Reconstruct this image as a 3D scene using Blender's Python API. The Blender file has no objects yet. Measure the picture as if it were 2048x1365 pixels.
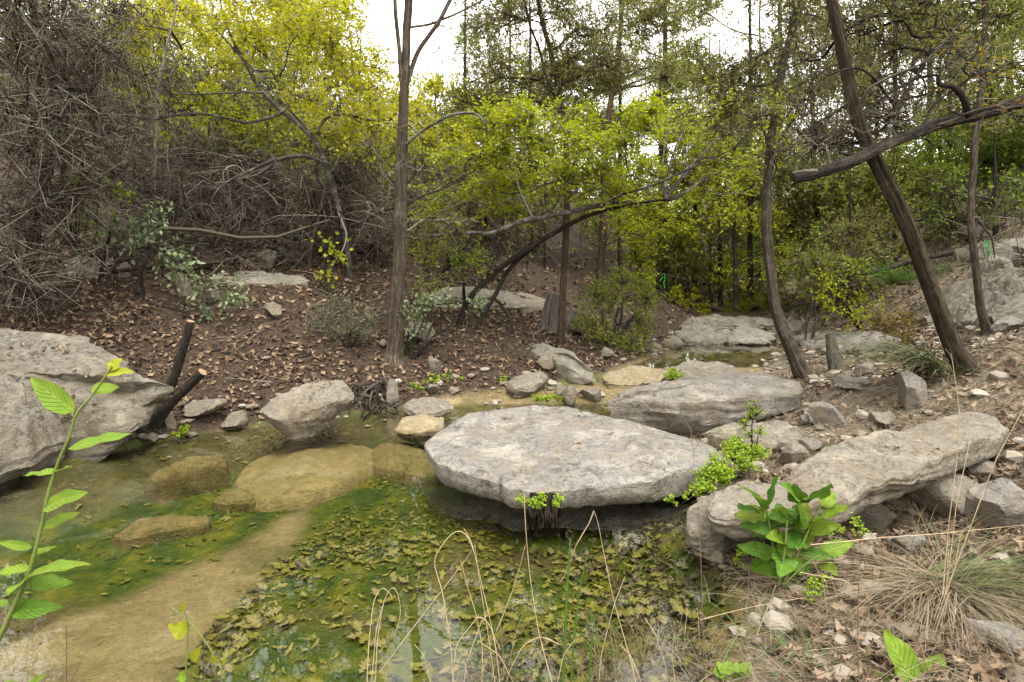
import bpy, math
import numpy as np
from mathutils import Vector

rng = np.random.default_rng(11)
scene = bpy.context.scene
COL = scene.collection
# ---------------------------------------------------------------- camera, sky, sun, exposure
EYE = np.array([0.0, 0.0, 1.35]); PITCH = math.radians(7.0); LENS = 20.0; FPX = LENS / 36.0 * 2048.0
cd = bpy.data.cameras.new('camera'); cd.lens = LENS; cd.sensor_width = 36.0; cd.clip_start = 0.05; cd.clip_end = 500.0
cam = bpy.data.objects.new('camera', cd); COL.objects.link(cam)
cam.location = EYE; cam.rotation_euler = (math.pi / 2 - PITCH, 0, 0); scene.camera = cam

SUN_EL, SUN_AZ = math.radians(68), math.radians(150)     # azimuth clockwise from +Y: high, behind the viewer to the right
w = bpy.data.worlds.new('World'); scene.world = w; w.use_nodes = True
nt = w.node_tree; nt.nodes.clear()
sky = nt.nodes.new('ShaderNodeTexSky'); sky.sky_type = 'NISHITA'; sky.sun_disc = False
sky.sun_elevation = SUN_EL; sky.sun_rotation = SUN_AZ; sky.air_density = 1.0; sky.dust_density = 2.0; sky.ozone_density = 1.0
hs = nt.nodes.new('ShaderNodeHueSaturation'); hs.inputs['Saturation'].default_value = 0.06
bg = nt.nodes.new('ShaderNodeBackground'); bg.inputs['Strength'].default_value = 0.15
ow = nt.nodes.new('ShaderNodeOutputWorld')
tint = nt.nodes.new('ShaderNodeMix'); tint.data_type = 'RGBA'; tint.blend_type = 'MULTIPLY'; tint.inputs[0].default_value = 1.0; tint.inputs[7].default_value = (1.0, 0.965, 0.90, 1)   # thin warm overcast
nt.links.new(sky.outputs[0], hs.inputs['Color']); nt.links.new(hs.outputs[0], tint.inputs[6]); nt.links.new(tint.outputs[2], bg.inputs['Color']); nt.links.new(bg.outputs[0], ow.inputs[0])
sl = bpy.data.lights.new('sun', 'SUN'); sl.energy = 0.7; sl.angle = math.radians(25); sl.color = (1.0, 0.96, 0.9)
so = bpy.data.objects.new('sun', sl); COL.objects.link(so)
sdir = Vector((math.sin(SUN_AZ) * math.cos(SUN_EL), math.cos(SUN_AZ) * math.cos(SUN_EL), math.sin(SUN_EL)))
so.rotation_euler = sdir.to_track_quat('Z', 'Y').to_euler(); so.location = (0, 0, 30)
vs = scene.view_settings
vs.view_transform = 'Standard'; vs.look = 'None'; vs.gamma = 1.0; vs.exposure = 2.75; vs.use_curve_mapping = False
cy = scene.cycles
cy.max_bounces = 6; cy.diffuse_bounces = 3; cy.glossy_bounces = 3; cy.transmission_bounces = 4; cy.transparent_max_bounces = 12
cy.use_denoising = True; cy.caustics_reflective = False; cy.caustics_refractive = False; cy.sample_clamp_indirect = 8.0

# ---------------------------------------------------------------- maths helpers
def ray(px, py):
    dx = (px - 1024.0) / FPX; dy = (682.5 - py) / FPX
    c, s = math.cos(PITCH), math.sin(PITCH)
    return np.array([dx, c + dy * s, -s + dy * c])
def PZ(px, py, z):
    d = ray(px, py); return EYE + d * ((z - EYE[2]) / d[2])
def PY(px, py, Y):
    d = ray(px, py); return EYE + d * (Y / d[1])

_P = np.random.default_rng(5).permutation(256).astype(np.int64); _P = np.concatenate([_P, _P, _P])
_V = np.random.default_rng(6).uniform(-1, 1, 768)
def noise3(p):
    p = np.asarray(p, float); i = np.floor(p).astype(np.int64); f = p - i; u = f * f * (3 - 2 * f); i &= 255
    def h(a, b, c): return _V[_P[_P[_P[(i[..., 0] + a) & 255] + ((i[..., 1] + b) & 255)] + ((i[..., 2] + c) & 255)]]
    x, y, z = u[..., 0], u[..., 1], u[..., 2]
    a0 = h(0,0,0)*(1-x)+h(1,0,0)*x; a1 = h(0,1,0)*(1-x)+h(1,1,0)*x
    b0 = h(0,0,1)*(1-x)+h(1,0,1)*x; b1 = h(0,1,1)*(1-x)+h(1,1,1)*x
    return (a0*(1-y)+a1*y)*(1-z)+(b0*(1-y)+b1*y)*z
def fbm(p, octv=4, gain=0.5):
    p = np.asarray(p, float); r = 0; a = 1.0
    for o in range(octv):
        r = r + a * noise3(p + 17.3 * o); p = p * 2.03; a *= gain
    return r
def catmull(pts, n):
    P = np.asarray(pts, float); P = np.vstack([2*P[0]-P[1], P, 2*P[-1]-P[-2]]); m = len(P) - 3
    t = np.linspace(0, m - 1e-9, n); i = t.astype(int); f = (t - i)[:, None]
    a, b, c, d = P[i], P[i+1], P[i+2], P[i+3]
    return 0.5*((2*b)+(-a+c)*f+(2*a-5*b+4*c-d)*f*f+(-a+3*b-3*c+d)*f**3)
def unit(v): return v / (np.linalg.norm(v, axis=-1, keepdims=True) + 1e-12)
def rdir(n): return unit(rng.normal(size=(n, 3)))

# ---------------------------------------------------------------- mesh helpers
class MB:
    def __init__(s): s.v = []; s.f = []; s.n = 0; s.bk = []
    def add(s, v, f, bk=None):
        v = np.asarray(v, float).reshape(-1, 3); f = np.asarray(f, np.int64)
        s.v.append(v); s.f.append(f + s.n); s.n += len(v)
        s.bk.append(v.copy() if bk is None else np.asarray(bk, float).reshape(-1, 3))
    def build(s, name, mat, parent=None, smooth=True, origin=None, bark=False):
        if not s.v: return None
        v = np.concatenate(s.v)
        if parent is not None: o0 = np.array(parent.matrix_world.translation) if False else np.array(WLOC.get(parent.name, (0, 0, 0)))
        else: o0 = np.array(origin if origin is not None else (0, 0, 0), float)
        me = bpy.data.meshes.new(name); me.vertices.add(len(v)); me.vertices.foreach_set('co', (v - o0).ravel())
        li = np.concatenate([f.ravel() for f in s.f]); lt = np.concatenate([np.full(len(f), f.shape[1]) for f in s.f])
        ls = np.concatenate([[0], np.cumsum(lt)[:-1]])
        me.loops.add(len(li)); me.loops.foreach_set('vertex_index', li)
        me.polygons.add(len(lt)); me.polygons.foreach_set('loop_start', ls)
        me.polygons.foreach_set('use_smooth', np.full(len(lt), smooth))
        me.update(calc_edges=True)
        if bark:
            a = me.attributes.new('bk', 'FLOAT_VECTOR', 'POINT'); a.data.foreach_set('vector', np.concatenate(s.bk).ravel())
        if mat: me.materials.append(mat)
        ob = bpy.data.objects.new(name, me); COL.objects.link(ob)
        if parent is not None: ob.parent = parent
        else: ob.location = o0; WLOC[ob.name] = tuple(o0)
        return ob
WLOC = {}
def thing(name, loc, label, cat, group=None):
    o = bpy.data.objects.new(name, None); COL.objects.link(o); o.location = loc; o.empty_display_size = 0.1
    WLOC[o.name] = tuple(loc); return tag(o, label, cat, group)
def tag(o, label=None, cat=None, group=None, kind=None):
    if label: o['label'] = label
    if cat: o['category'] = cat
    if group: o['group'] = group
    if kind: o['kind'] = kind
    return o

def tubes(mb, polys, rad, m=5, flute=0.0, cap=False):
    P = np.asarray(polys, float); R = np.asarray(rad, float)
    if P.ndim == 2: P = P[None]; R = R[None]
    N, K, _ = P.shape
    T = unit(np.gradient(P, axis=1))
    mean = unit(P[:, -1] - P[:, 0]); ref = np.where(np.abs(mean[:, 2:3]) < 0.8, [[0, 0, 1.0]], [[1.0, 0.13, 0]])[:, None, :]
    n = unit(ref - (ref * T).sum(-1, keepdims=True) * T); b = np.cross(T, n)
    a = np.arange(m) / m * 2 * math.pi
    s = np.concatenate([np.zeros((N, 1)), np.cumsum(np.linalg.norm(np.diff(P, axis=1), axis=-1), 1)], 1)
    rr = R[:, :, None] * np.ones(m)
    ca, sa = np.cos(a), np.sin(a)
    if flute:
        q = np.stack([np.broadcast_to(ca * 2.2, (N, K, m)), np.broadcast_to(sa * 2.2, (N, K, m)), np.broadcast_to(s[:, :, None] * 0.8, (N, K, m))], -1) + P[:, :1, None, :] * 3.1
        q2 = q * [3.5, 3.5, 1.6]
        rr = rr * (1 + flute * fbm(q, 2) + flute * 0.55 * fbm(q2, 2))
    V = P[:, :, None, :] + rr[..., None] * (ca[:, None] * n[:, :, None, :] + sa[:, None] * b[:, :, None, :])
    r0 = R[:, :1, None] * np.ones((1, K, m))
    bk = np.stack([ca * r0, sa * r0, s[:, :, None] * 0.16 + np.zeros((1, 1, m))], -1) + (P[:, :1, None, :] * 1.7)
    i = np.arange(N)[:, None, None] * K * m; k = np.arange(K - 1)[None, :, None] * m; j = np.arange(m)[None, None, :]; j2 = (j + 1) % m
    F = np.stack([i + k + j, i + k + j2, i + k + m + j2, i + k + m + j], -1).reshape(-1, 4)
    mb.add(V.reshape(-1, 3), F, bk.reshape(-1, 3))
    if cap:
        for e in (0, K - 1):
            ring = V[:, e]; c = ring.mean(1, keepdims=True)
            for q in range(N):
                f = [[0, 1 + jj, 1 + (jj + 1) % m] for jj in range(m)]
                mb.add(np.vstack([c[q], ring[q]]), f)

def lines(S, E, K, wig=0.1, sag=0.0):
    S = np.asarray(S, float); E = np.asarray(E, float); t = np.linspace(0, 1, K)[None, :, None]
    L = np.linalg.norm(E - S, axis=-1)[:, None, None]
    P = S[:, None] * (1 - t) + E[:, None] * t
    L = np.minimum(L, .55 + .2 * L)
    off = rng.normal(size=(len(S), 3, 3)) * wig
    w1 = np.sin(t * math.pi); w2 = np.sin(t * 2 * math.pi); w3 = np.sin(t * 3 * math.pi)
    P = P + L * (off[:, 0:1] * w1 + 0.5 * off[:, 1:2] * w2 + 0.35 * off[:, 2:3] * w3)
    P[..., 2] += (sag * L * w1)[..., 0]
    return P
def along(P, idx, t):
    K = P.shape[1]; x = t * (K - 1); i = np.minimum(x.astype(int), K - 2); f = (x - i)[:, None]
    a = P[idx, i]; b = P[idx, i + 1]
    return a * (1 - f) + b * f, unit(b - a)
def leaves(mb, pos, d, nrm, L, ratio=0.45, fold=0.12):
    N = len(pos); d = unit(d); side = unit(np.cross(d, nrm)); up = np.cross(side, d); L = np.broadcast_to(L, (N,))[:, None]
    W = L * ratio * 0.5
    V = np.stack([pos, pos + d * L * 0.45 - side * W + up * L * fold, pos + d * L, pos + d * L * 0.45 + side * W + up * L * fold], 1)
    F = np.arange(N)[:, None] * 4 + np.arange(4)[None]
    mb.add(V.reshape(-1, 3), F)
def ribbons(mb, P, W, nrm=None):
    N, K, _ = P.shape; T = unit(np.gradient(P, axis=1))
    up = np.array([0, 0, 1.0]) if nrm is None else nrm
    side = unit(np.cross(T, up + 0.25 * rng.normal(size=(N, 1, 3))))
    V = np.stack([P - side * W[..., None], P + side * W[..., None]], 2)
    i = np.arange(N)[:, None] * K * 2; k = np.arange(K - 1)[None] * 2
    F = np.stack([i + k, i + k + 1, i + k + 3, i + k + 2], -1).reshape(-1, 4)
    mb.add(V.reshape(-1, 3), F)

# ---------------------------------------------------------------- materials
def new_mat(name):
    m = bpy.data.materials.new(name); m.use_nodes = True; t = m.node_tree; t.nodes.clear(); return m, t
def N(t, typ, **kw):
    n = t.nodes.new(typ)
    for k, v in kw.items():
        if k in n.inputs: n.inputs[k].default_value = v
        else: setattr(n, k, v)
    return n
def noise_node(t, vec, scale, detail=4.0, rough=0.55, dist=0.0):
    n = N(t, 'ShaderNodeTexNoise'); n.inputs['Scale'].default_value = scale; n.inputs['Detail'].default_value = detail
    n.inputs['Roughness'].default_value = rough; n.inputs['Distortion'].default_value = dist
    if vec is not None: t.links.new(vec, n.inputs['Vector'])
    return n.outputs['Fac']
def ramp(t, fac, stops, interp='LINEAR'):
    r = N(t, 'ShaderNodeValToRGB'); e = r.color_ramp; e.interpolation = interp
    while len(e.elements) < len(stops): e.elements.new(0.5)
    for el, (p, c) in zip(e.elements, stops):
        el.position = p; el.color = (c if len(c) == 4 else (*c, 1)) if not isinstance(c, (int, float)) else (c, c, c, 1)
    t.links.new(fac, r.inputs[0]); return r.outputs[0]
def mixc(t, fac, a, b, mode='MIX'):
    m = N(t, 'ShaderNodeMix', data_type='RGBA', blend_type=mode)
    for s, v in ((0, fac), (6, a), (7, b)):
        if isinstance(v, (int, float)): m.inputs[s].default_value = v
        elif isinstance(v, tuple): m.inputs[s].default_value = (*v, 1)
        else: t.links.new(v, m.inputs[s])
    return m.outputs[2]
def mathn(t, op, a, b=None, clamp=False):
    m = N(t, 'ShaderNodeMath', operation=op); m.use_clamp = clamp
    for s, v in ((0, a), (1, b)):
        if v is None: continue
        if isinstance(v, (int, float)): m.inputs[s].default_value = v
        else: t.links.new(v, m.inputs[s])
    return m.outputs[0]
ALB = .50
def finish(t, color, rough=0.85, bump=None, bstr=0.4, bdist=0.02, trans=None, spec=0.3):
    p = N(t, 'ShaderNodeBsdfPrincipled'); out = N(t, 'ShaderNodeOutputMaterial')
    color = tuple(q * ALB for q in color) if isinstance(color, tuple) else mixc(t, 1.0, color, (ALB, ALB, ALB), 'MULTIPLY')
    if isinstance(color, tuple): p.inputs['Base Color'].default_value = (*color, 1)
    else: t.links.new(color, p.inputs['Base Color'])
    if isinstance(rough, (int, float)): p.inputs['Roughness'].default_value = rough
    else: t.links.new(rough, p.inputs['Roughness'])
    p.inputs['Specular IOR Level'].default_value = spec
    if bump is not None:
        b = N(t, 'ShaderNodeBump'); b.inputs['Strength'].default_value = bstr; b.inputs['Distance'].default_value = bdist
        t.links.new(bump, b.inputs['Height']); t.links.new(b.outputs[0], p.inputs['Normal'])
    if trans:
        tr = N(t, 'ShaderNodeBsdfTranslucent')
        if isinstance(color, tuple): tr.inputs[0].default_value = (*color, 1)
        else: t.links.new(color, tr.inputs[0])
        mx = N(t, 'ShaderNodeMixShader'); mx.inputs[0].default_value = trans
        t.links.new(p.outputs[0], mx.inputs[1]); t.links.new(tr.outputs[0], mx.inputs[2]); t.links.new(mx.outputs[0], out.inputs[0])
    else: t.links.new(p.outputs[0], out.inputs[0])
    return p
def tc(t, which='Object'): return N(t, 'ShaderNodeTexCoord').outputs[which]
def mat_rock(name, light=(.50, .465, .41), tan=(.40, .33, .24), dark=(.17, .16, .15), gray=(.36, .35, .34), lichen=0.5, moss=0.0, sc=1.0, wet=0.0):
    m, t = new_mat(name); v = tc(t)
    big = noise_node(t, v, 2.2 * sc, 6, .62, .3); mid = noise_node(t, v, 9 * sc, 6, .65); fine = noise_node(t, v, 55 * sc, 4, .7)
    mp = N(t, 'ShaderNodeMapping'); mp.inputs['Scale'].default_value = (1, 1, 4.5); t.links.new(v, mp.inputs[0])
    strata = noise_node(t, mp.outputs[0], 4 * sc, 5, .6)
    c = mixc(t, ramp(t, big, [(.38, 0), (.62, 1)]), tan, light)
    c = mixc(t, ramp(t, strata, [(.45, 0), (.62, .55)]), c, tan)
    g = N(t, 'ShaderNodeNewGeometry'); sx = N(t, 'ShaderNodeSeparateXYZ'); t.links.new(g.outputs['Normal'], sx.inputs[0])
    up = ramp(t, sx.outputs['Z'], [(.35, 0), (.85, 1)])
    c = mixc(t, mathn(t, 'MULTIPLY', up, ramp(t, mid, [(.35, .85), (.62, .1)])), c, gray)
    spots = ramp(t, noise_node(t, v, 14 * sc, 7, .72, .6), [(.50, 0), (.60, min(1, lichen * 1.6))])
    c = mixc(t, mathn(t, 'MULTIPLY', spots, ramp(t, noise_node(t, v, 3.1 * sc, 2), [(.40, .15), (.6, 1)])), c, dark)
    vor = N(t, 'ShaderNodeTexVoronoi'); vor.inputs['Scale'].default_value = 26 * sc; t.links.new(v, vor.inputs['Vector'])
    pits = ramp(t, vor.outputs['Distance'], [(.08, 1), (.22, 0)])
    c = mixc(t, mathn(t, 'MULTIPLY', pits, ramp(t, mid, [(.5, 0), (.65, .6)])), c, dark)
    c = mixc(t, ramp(t, fine, [(.35, .7), (.58, 0)]), c, mixc(t, .35, c, dark))
    c = mixc(t, ramp(t, noise_node(t, v, 5 * sc, 5, .7, .8), [(.52, 0), (.62, .5)]), c, (min(light[0] * 1.3, .7), min(light[1] * 1.28, .7), light[2] * 1.22))
    crack = ramp(t, noise_node(t, mp.outputs[0], 6 * sc, 8, .6, 1.2), [(.49, 0), (.5, .55), (.51, 0)])
    c = mixc(t, mathn(t, 'MULTIPLY', crack, ramp(t, big, [(.54, 0), (.64, 1)])), c, dark)
    if moss:
        ms = mathn(t, 'MULTIPLY', ramp(t, noise_node(t, v, 6 * sc, 6, .7), [(.48, 0), (.58, moss)]), 1.0)
        c = mixc(t, ms, c, (.13, .14, .03))
    h = mathn(t, 'ADD', mathn(t, 'MULTIPLY', mid, .9), mathn(t, 'ADD', mathn(t, 'MULTIPLY', fine, .5), mathn(t, 'ADD', mathn(t, 'MULTIPLY', pits, -.35), mathn(t, 'ADD', mathn(t, 'MULTIPLY', crack, -.4), mathn(t, 'MULTIPLY', strata, .5)))))
    finish(t, c, 0.9 - wet, h, .75, .03, spec=.25 + wet); return m
def mat_bark(name, a=(.17, .13, .10), b=(.055, .04, .03), c3=(.28, .24, .2), scale=60, bstr=1.0, lich=0.0):
    m, t = new_mat(name); at = N(t, 'ShaderNodeAttribute', attribute_name='bk'); v = at.outputs['Vector']
    n1 = noise_node(t, v, scale, 5, .65, .4); n2 = noise_node(t, v, scale * .25, 3, .5)
    n3 = noise_node(t, v, scale * 2.6, 4, .7)
    c = ramp(t, n1, [(.38, b), (.50, a), (.66, c3)]); c = mixc(t, ramp(t, n2, [(.4, 0), (.62, .6)]), c, b); c = mixc(t, ramp(t, n3, [(.40, .6), (.55, 0)]), c, b)
    c = mixc(t, ramp(t, noise_node(t, tc(t), 5, 5, .7), [(.55, 0), (.68, .45)]), c, c3)
    n1 = mathn(t, 'ADD', n1, mathn(t, 'MULTIPLY', n3, .5))
    if lich: c = mixc(t, ramp(t, noise_node(t, tc(t), 7, 5, .7), [(.52, 0), (.6, lich)]), c, (.34, .34, .30))
    finish(t, c, .95, n1, bstr, .035, spec=.1); return m
def mat_leaf(name, cols, trans=.4, rough=.55, spec=.25):
    m, t = new_mat(name); g = N(t, 'ShaderNodeNewGeometry')
    k = len(cols); c = ramp(t, g.outputs['Random Per Island'], [((i + .5) / k, cc) for i, cc in enumerate(cols)])
    c = mixc(t, ramp(t, noise_node(t, tc(t), 1.3, 2), [(.3, .35), (.7, 0)]), c, mixc(t, .5, c, cols[0]))
    finish(t, c, rough, trans=trans, spec=spec); return m
def mat_plain(name, a, b, scale=8, rough=.8, bump=.3, detail=5, trans=None):
    m, t = new_mat(name); v = tc(t); n = noise_node(t, v, scale, detail, .6)
    finish(t, ramp(t, n, [(.3, b), (.7, a)]), rough, n, bump, .01, trans=trans); return m
def mat_bigleaf(name, a, b, trans=.35):
    m, t = new_mat(name); u = N(t, 'ShaderNodeUVMap').outputs[0]; sx = N(t, 'ShaderNodeSeparateXYZ'); t.links.new(u, sx.inputs[0])
    vv = mathn(t, 'ABSOLUTE', mathn(t, 'SUBTRACT', sx.outputs[1], .5))
    rib = ramp(t, vv, [(.012, 1), (.045, 0)])
    ph = mathn(t, 'FRACT', mathn(t, 'SUBTRACT', mathn(t, 'MULTIPLY', sx.outputs[0], 8), mathn(t, 'MULTIPLY', vv, 5)))
    vein = ramp(t, ph, [(0, 1), (.09, 0), (.93, 0), (1, 1)])
    n = noise_node(t, tc(t), 30, 4, .6); n0 = noise_node(t, tc(t), 6, 3, .6)
    c = mixc(t, ramp(t, n, [(.35, 0), (.7, 1)]), b, a)
    c = mixc(t, ramp(t, n0, [(.42, .0), (.68, .5)]), c, (a[0] * 1.25, a[1] * 1.05, a[2] * .7))
    c = mixc(t, ramp(t, noise_node(t, tc(t), 11, 6, .7), [(.60, 0), (.68, .75)]), c, (b[0] * .9, b[1] * .55, b[2] * .6))
    c = mixc(t, mathn(t, 'MULTIPLY', ramp(t, vv, [(.40, 0), (.5, 1)]), ramp(t, n0, [(.5, 0), (.6, .7)])), c, (.20, .13, .05))
    pale = (min(a[0] * 1.5, 1), min(a[1] * 1.3, 1), a[2] * 1.5)
    c = mixc(t, mathn(t, 'MULTIPLY', vein, .18), c, pale); c = mixc(t, mathn(t, 'MULTIPLY', rib, .45), c, pale)
    h = mathn(t, 'ADD', mathn(t, 'MULTIPLY', vein, -.5), mathn(t, 'MULTIPLY', n, .3))
    finish(t, c, .62, h, .9, .006, trans=trans, spec=.2); return m
# ---------------------------------------------------------------- the creek and its banks
LP = catmull([(-22,-1),(-14,1),(-6,2.6),(-3.42,3.66),(-2.79,4.45),(-2.14,4.9),(-1.44,5.25),(-.65,5.75),(.3,6.2),(1.05,6.6),(1.5,7.2),(2.2,8.3),(2.9,9.8),(3.6,11),(4.5,13),(6,16),(8,20),(14,34),(30,70)], 90)
RP = catmull([(-22,-4),(-12,-1.5),(-3,.95),(-1.5,1.15),(-.5,1.32),(.2,1.48),(.55,1.65),(.89,2.07),(.97,2.58),(.94,2.85),(1.15,3.2),(1.2,3.8),(1.0,4.6),(.95,5.3),(1.3,5.75),(2.0,6.05),(2.9,6.5),(3.3,7.2),(3.9,8.2),(4.4,9.3),(4.6,10.5),(5.2,12),(6.8,15.5),(9,20),(16,34),(33,70)], 110)
def pdist(x, y, L):
    d = np.full(x.shape, 1e9)
    for a, b in zip(L[:-1], L[1:]):
        ab = b - a; tt = np.clip(((x - a[0]) * ab[0] + (y - a[1]) * ab[1]) / (ab @ ab), 0, 1)
        d = np.minimum(d, (x - a[0] - tt * ab[0]) ** 2 + (y - a[1] - tt * ab[1]) ** 2)
    return np.sqrt(d)
def inpoly(x, y, L):
    c = np.zeros(x.shape, bool)
    for a, b in zip(L, np.roll(L, -1, 0)):
        if a[1] == b[1]: continue
        k = ((a[1] > y) != (b[1] > y)) & (x < (b[0] - a[0]) * (y - a[1]) / (b[1] - a[1]) + a[0]); c ^= k
    return c
CH = np.vstack([LP, RP[::-1]])
def sdpoly(x, y, L):
    d = pdist(x, y, np.vstack([L, L[:1]])); return np.where(inpoly(x, y, L), d, -d)
WY = ([5.6, 6.0, 6.4, 6.8, 10, 10.6, 12, 14, 20, 34, 70], [0, .06, .10, .15, .15, .32, .42, .6, 1.2, 2.6, 6])
DY = ([5.2, 5.8, 6.5, 6.9, 7.3, 9.4, 9.9], [.26, .02, -.01, -.03, .12, .12, 0])
HOL = PZ(1815, 985, .2)[:2]
def H(x, y, full=False):
    x = np.asarray(x, float); y = np.asarray(y, float)
    dl = pdist(x, y, LP); dr = pdist(x, y, RP); ins = inpoly(x, y, CH)
    wl = np.interp(y, *WY); dep = np.interp(y, *DY)
    dm = np.minimum(dl, dr)
    kl = np.interp(x, [-1.5, .5, 3], [1, .72, .62])
    hl = np.interp(dl, [0, .25, .6, 1, 2.5, 4, 8, 20, 50], [0, .12, .24, .42, 1.12, 1.8, 3.6, 7.0, 12]) * kl
    hr = np.interp(dr, [0, .2, .5, 1.5, 2.4, 3.2, 4, 8, 20, 50], [0, .05, .10, .36, .82, 1.4, 2.0, 4.0, 8, 14])
    hr = hr * np.interp(y, [-2, 1, 4], [.45, .7, 1])
    out = np.where(dl < dr, hl, hr)
    z = np.where(ins, wl - dep * np.clip(dm / .55, 0, 1) ** .8, wl + out)
    p = np.stack([x, y, 0 * x], -1)
    amp = np.interp(dm, [0, .5, 4, 20], [.012, .03, .10, .6]); amp = np.where(ins, .012, amp)
    z = z + amp * fbm(p * 1.3, 4) + np.where(ins, .3, 1) * .012 * fbm(p * 7, 3)
    z = z - .30 * np.exp(-((x - HOL[0]) / .55) ** 2 - ((y - HOL[1]) / .26) ** 2)
    if full: return z, dl, dr, ins
    return z
def hz(x, y): return float(H(np.array([x]), np.array([y]))[0])
def PG(px, py, tmin=1.2, tmax=40):
    d = ray(px, py); t = np.concatenate([np.linspace(tmin, 12, 260), np.linspace(12.1, tmax, 100)])
    Q = EYE + d * t[:, None]; below = Q[:, 2] < H(Q[:, 0], Q[:, 1])
    i = int(np.argmax(below)) if below.any() else len(t) - 1
    return EYE + d * t[i]

def axis(lo, a, b, hi, step):
    core = np.arange(a, b, step); s = step; L = []; v = a
    while v > lo: s *= 1.09; v -= s; L.append(v)
    s = step; Rr = []; v = core[-1]
    while v < hi: s *= 1.09; v += s; Rr.append(v)
    return np.concatenate([L[::-1], core, Rr])
gx = axis(-70, -4.2, 5.2, 75, .037); gy = axis(-14, 1.2, 10.2, 90, .04)
X, Y = np.meshgrid(gx, gy); Zt, DL, DR, INS = H(X, Y, True)
nx, ny = len(gx), len(gy)
ii = (np.arange(ny - 1)[:, None] * nx + np.arange(nx - 1)[None]).ravel()
def pxpoly(pts, z): return np.array([PZ(a, b, z)[:2] for a, b in pts])
sm = lambda a, lo, hi: np.clip((a - lo) / (hi - lo), 0, 1)
pn = np.stack([X, Y, 0 * X], -1)
wob = .10 * fbm(pn * 3, 4)
sand = np.zeros_like(X)
for poly in ([(-300,1500),(-300,1330),(0,1240),(200,1165),(430,1065),(540,1005),(600,985),(590,1030),(550,1070),(500,1130),(450,1170),(400,1210),(330,1270),(300,1365),(250,1500)],
             [(1370,1075),(1440,1085),(1500,1180),(1540,1290),(1500,1365),(1440,1365),(1420,1290),(1440,1240),(1410,1130),(1360,1100)],
             [(1280,1075),(1370,1075),(1370,1100),(1280,1095)],
             [(620,1420),(700,1365),(900,1300),(1200,1340),(1400,1290),(1500,1500),(900,1600)],
             [(780,850),(830,835),(900,838),(960,812),(900,800),(820,822)]):
    sand = np.maximum(sand, sm(sdpoly(X, Y, pxpoly(poly, -.12)) + wob * .6, -.06, .07))
creek = sm(Y, 5.3, 5.9) * (1 - .9 * sm(Y, 9.0, 9.6))
sand = sand * (1 - .55 * sm(fbm(pn * [2.2, 5.0, 1] + 2, 5), .15, .6))
sand = np.maximum(sand, creek * (.25 + .45 * sm(fbm(pn * 2.5 + 8, 4), -.2, .4)))
leftshore = sm(.55 - DL + wob, 0, .3) * INS * (Y < 5.6)
algae = sm(fbm(pn * [1.3, 2.0, 1] + 4.2, 4) + .45, -.25, .45) * (1 - sand) * (1 - .75 * leftshore) * (1 - sm(Y, 8.6, 9.4))
bed = sm(np.where(INS, .05, -np.minimum(DL, DR)) + wob * .25, -.10, .02)
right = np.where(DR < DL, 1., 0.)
near_right = sm(1.6 - DR, 0, .6)
me = bpy.data.meshes.new('ground'); nv = nx * ny
me.vertices.add(nv); me.vertices.foreach_set('co', np.stack([X, Y, Zt], -1).ravel())
F = np.stack([ii, ii + 1, ii + nx + 1, ii + nx], -1)
me.loops.add(F.size); me.loops.foreach_set('vertex_index', F.ravel()); me.polygons.add(len(F)); me.polygons.foreach_set('loop_start', np.arange(len(F)) * 4)
me.polygons.foreach_set('use_smooth', np.ones(len(F), bool)); me.update(calc_edges=True)
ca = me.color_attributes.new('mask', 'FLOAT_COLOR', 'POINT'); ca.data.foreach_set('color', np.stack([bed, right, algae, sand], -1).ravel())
ground = bpy.data.objects.new('ground', me); COL.objects.link(ground)
tag(ground, 'creek banks of brown soil and pale bed under the pool', 'ground', kind='structure')
m, t = new_mat('ground'); at = N(t, 'ShaderNodeAttribute', attribute_name='mask'); sx = N(t, 'ShaderNodeSeparateColor'); t.links.new(at.outputs['Color'], sx.inputs[0])
v = tc(t); n1 = noise_node(t, v, 3, 6, .65); n2 = noise_node(t, v, 22, 6, .7); n3 = noise_node(t, v, 90, 3, .6)
vor = N(t, 'ShaderNodeTexVoronoi'); vor.inputs['Scale'].default_value = 42; t.links.new(v, vor.inputs['Vector'])
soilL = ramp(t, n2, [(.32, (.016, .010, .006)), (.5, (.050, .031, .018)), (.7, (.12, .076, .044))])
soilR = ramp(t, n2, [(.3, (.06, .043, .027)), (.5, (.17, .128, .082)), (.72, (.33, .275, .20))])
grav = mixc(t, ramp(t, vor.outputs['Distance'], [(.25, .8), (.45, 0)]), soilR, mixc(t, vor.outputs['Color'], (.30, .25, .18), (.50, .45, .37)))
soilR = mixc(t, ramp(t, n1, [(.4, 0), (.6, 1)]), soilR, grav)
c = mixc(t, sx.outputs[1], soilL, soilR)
bedc = ramp(t, n2, [(.3, (.055, .040, .014)), (.55, (.13, .095, .035)), (.75, (.23, .175, .08))])
sandc = ramp(t, mathn(t, 'ADD', mathn(t, 'MULTIPLY', n2, .45), mathn(t, 'ADD', mathn(t, 'MULTIPLY', n1, .3), mathn(t, 'MULTIPLY', n3, .25))), [(.34, (.15, .105, .045)), (.46, (.29, .21, .105)), (.56, (.38, .285, .15)), (.68, (.52, .41, .25))])
alg = ramp(t, noise_node(t, v, 4, 7, .7, .6), [(.34, (.018, .045, .001)), (.47, (.055, .090, .002)), (.57, (.12, .135, .004)), (.68, (.23, .19, .012))])
bedc = mixc(t, sx.outputs[2], bedc, alg); bedc = mixc(t, at.outputs['Alpha'], bedc, sandc)
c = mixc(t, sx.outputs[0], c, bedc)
rg = mixc(t, sx.outputs[0], (.95, .95, .95), (.5, .5, .5))
hh = mathn(t, 'ADD', n2, mathn(t, 'ADD', mathn(t, 'MULTIPLY', n3, .4), mathn(t, 'MULTIPLY', vor.outputs['Distance'], -.35)))
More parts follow.
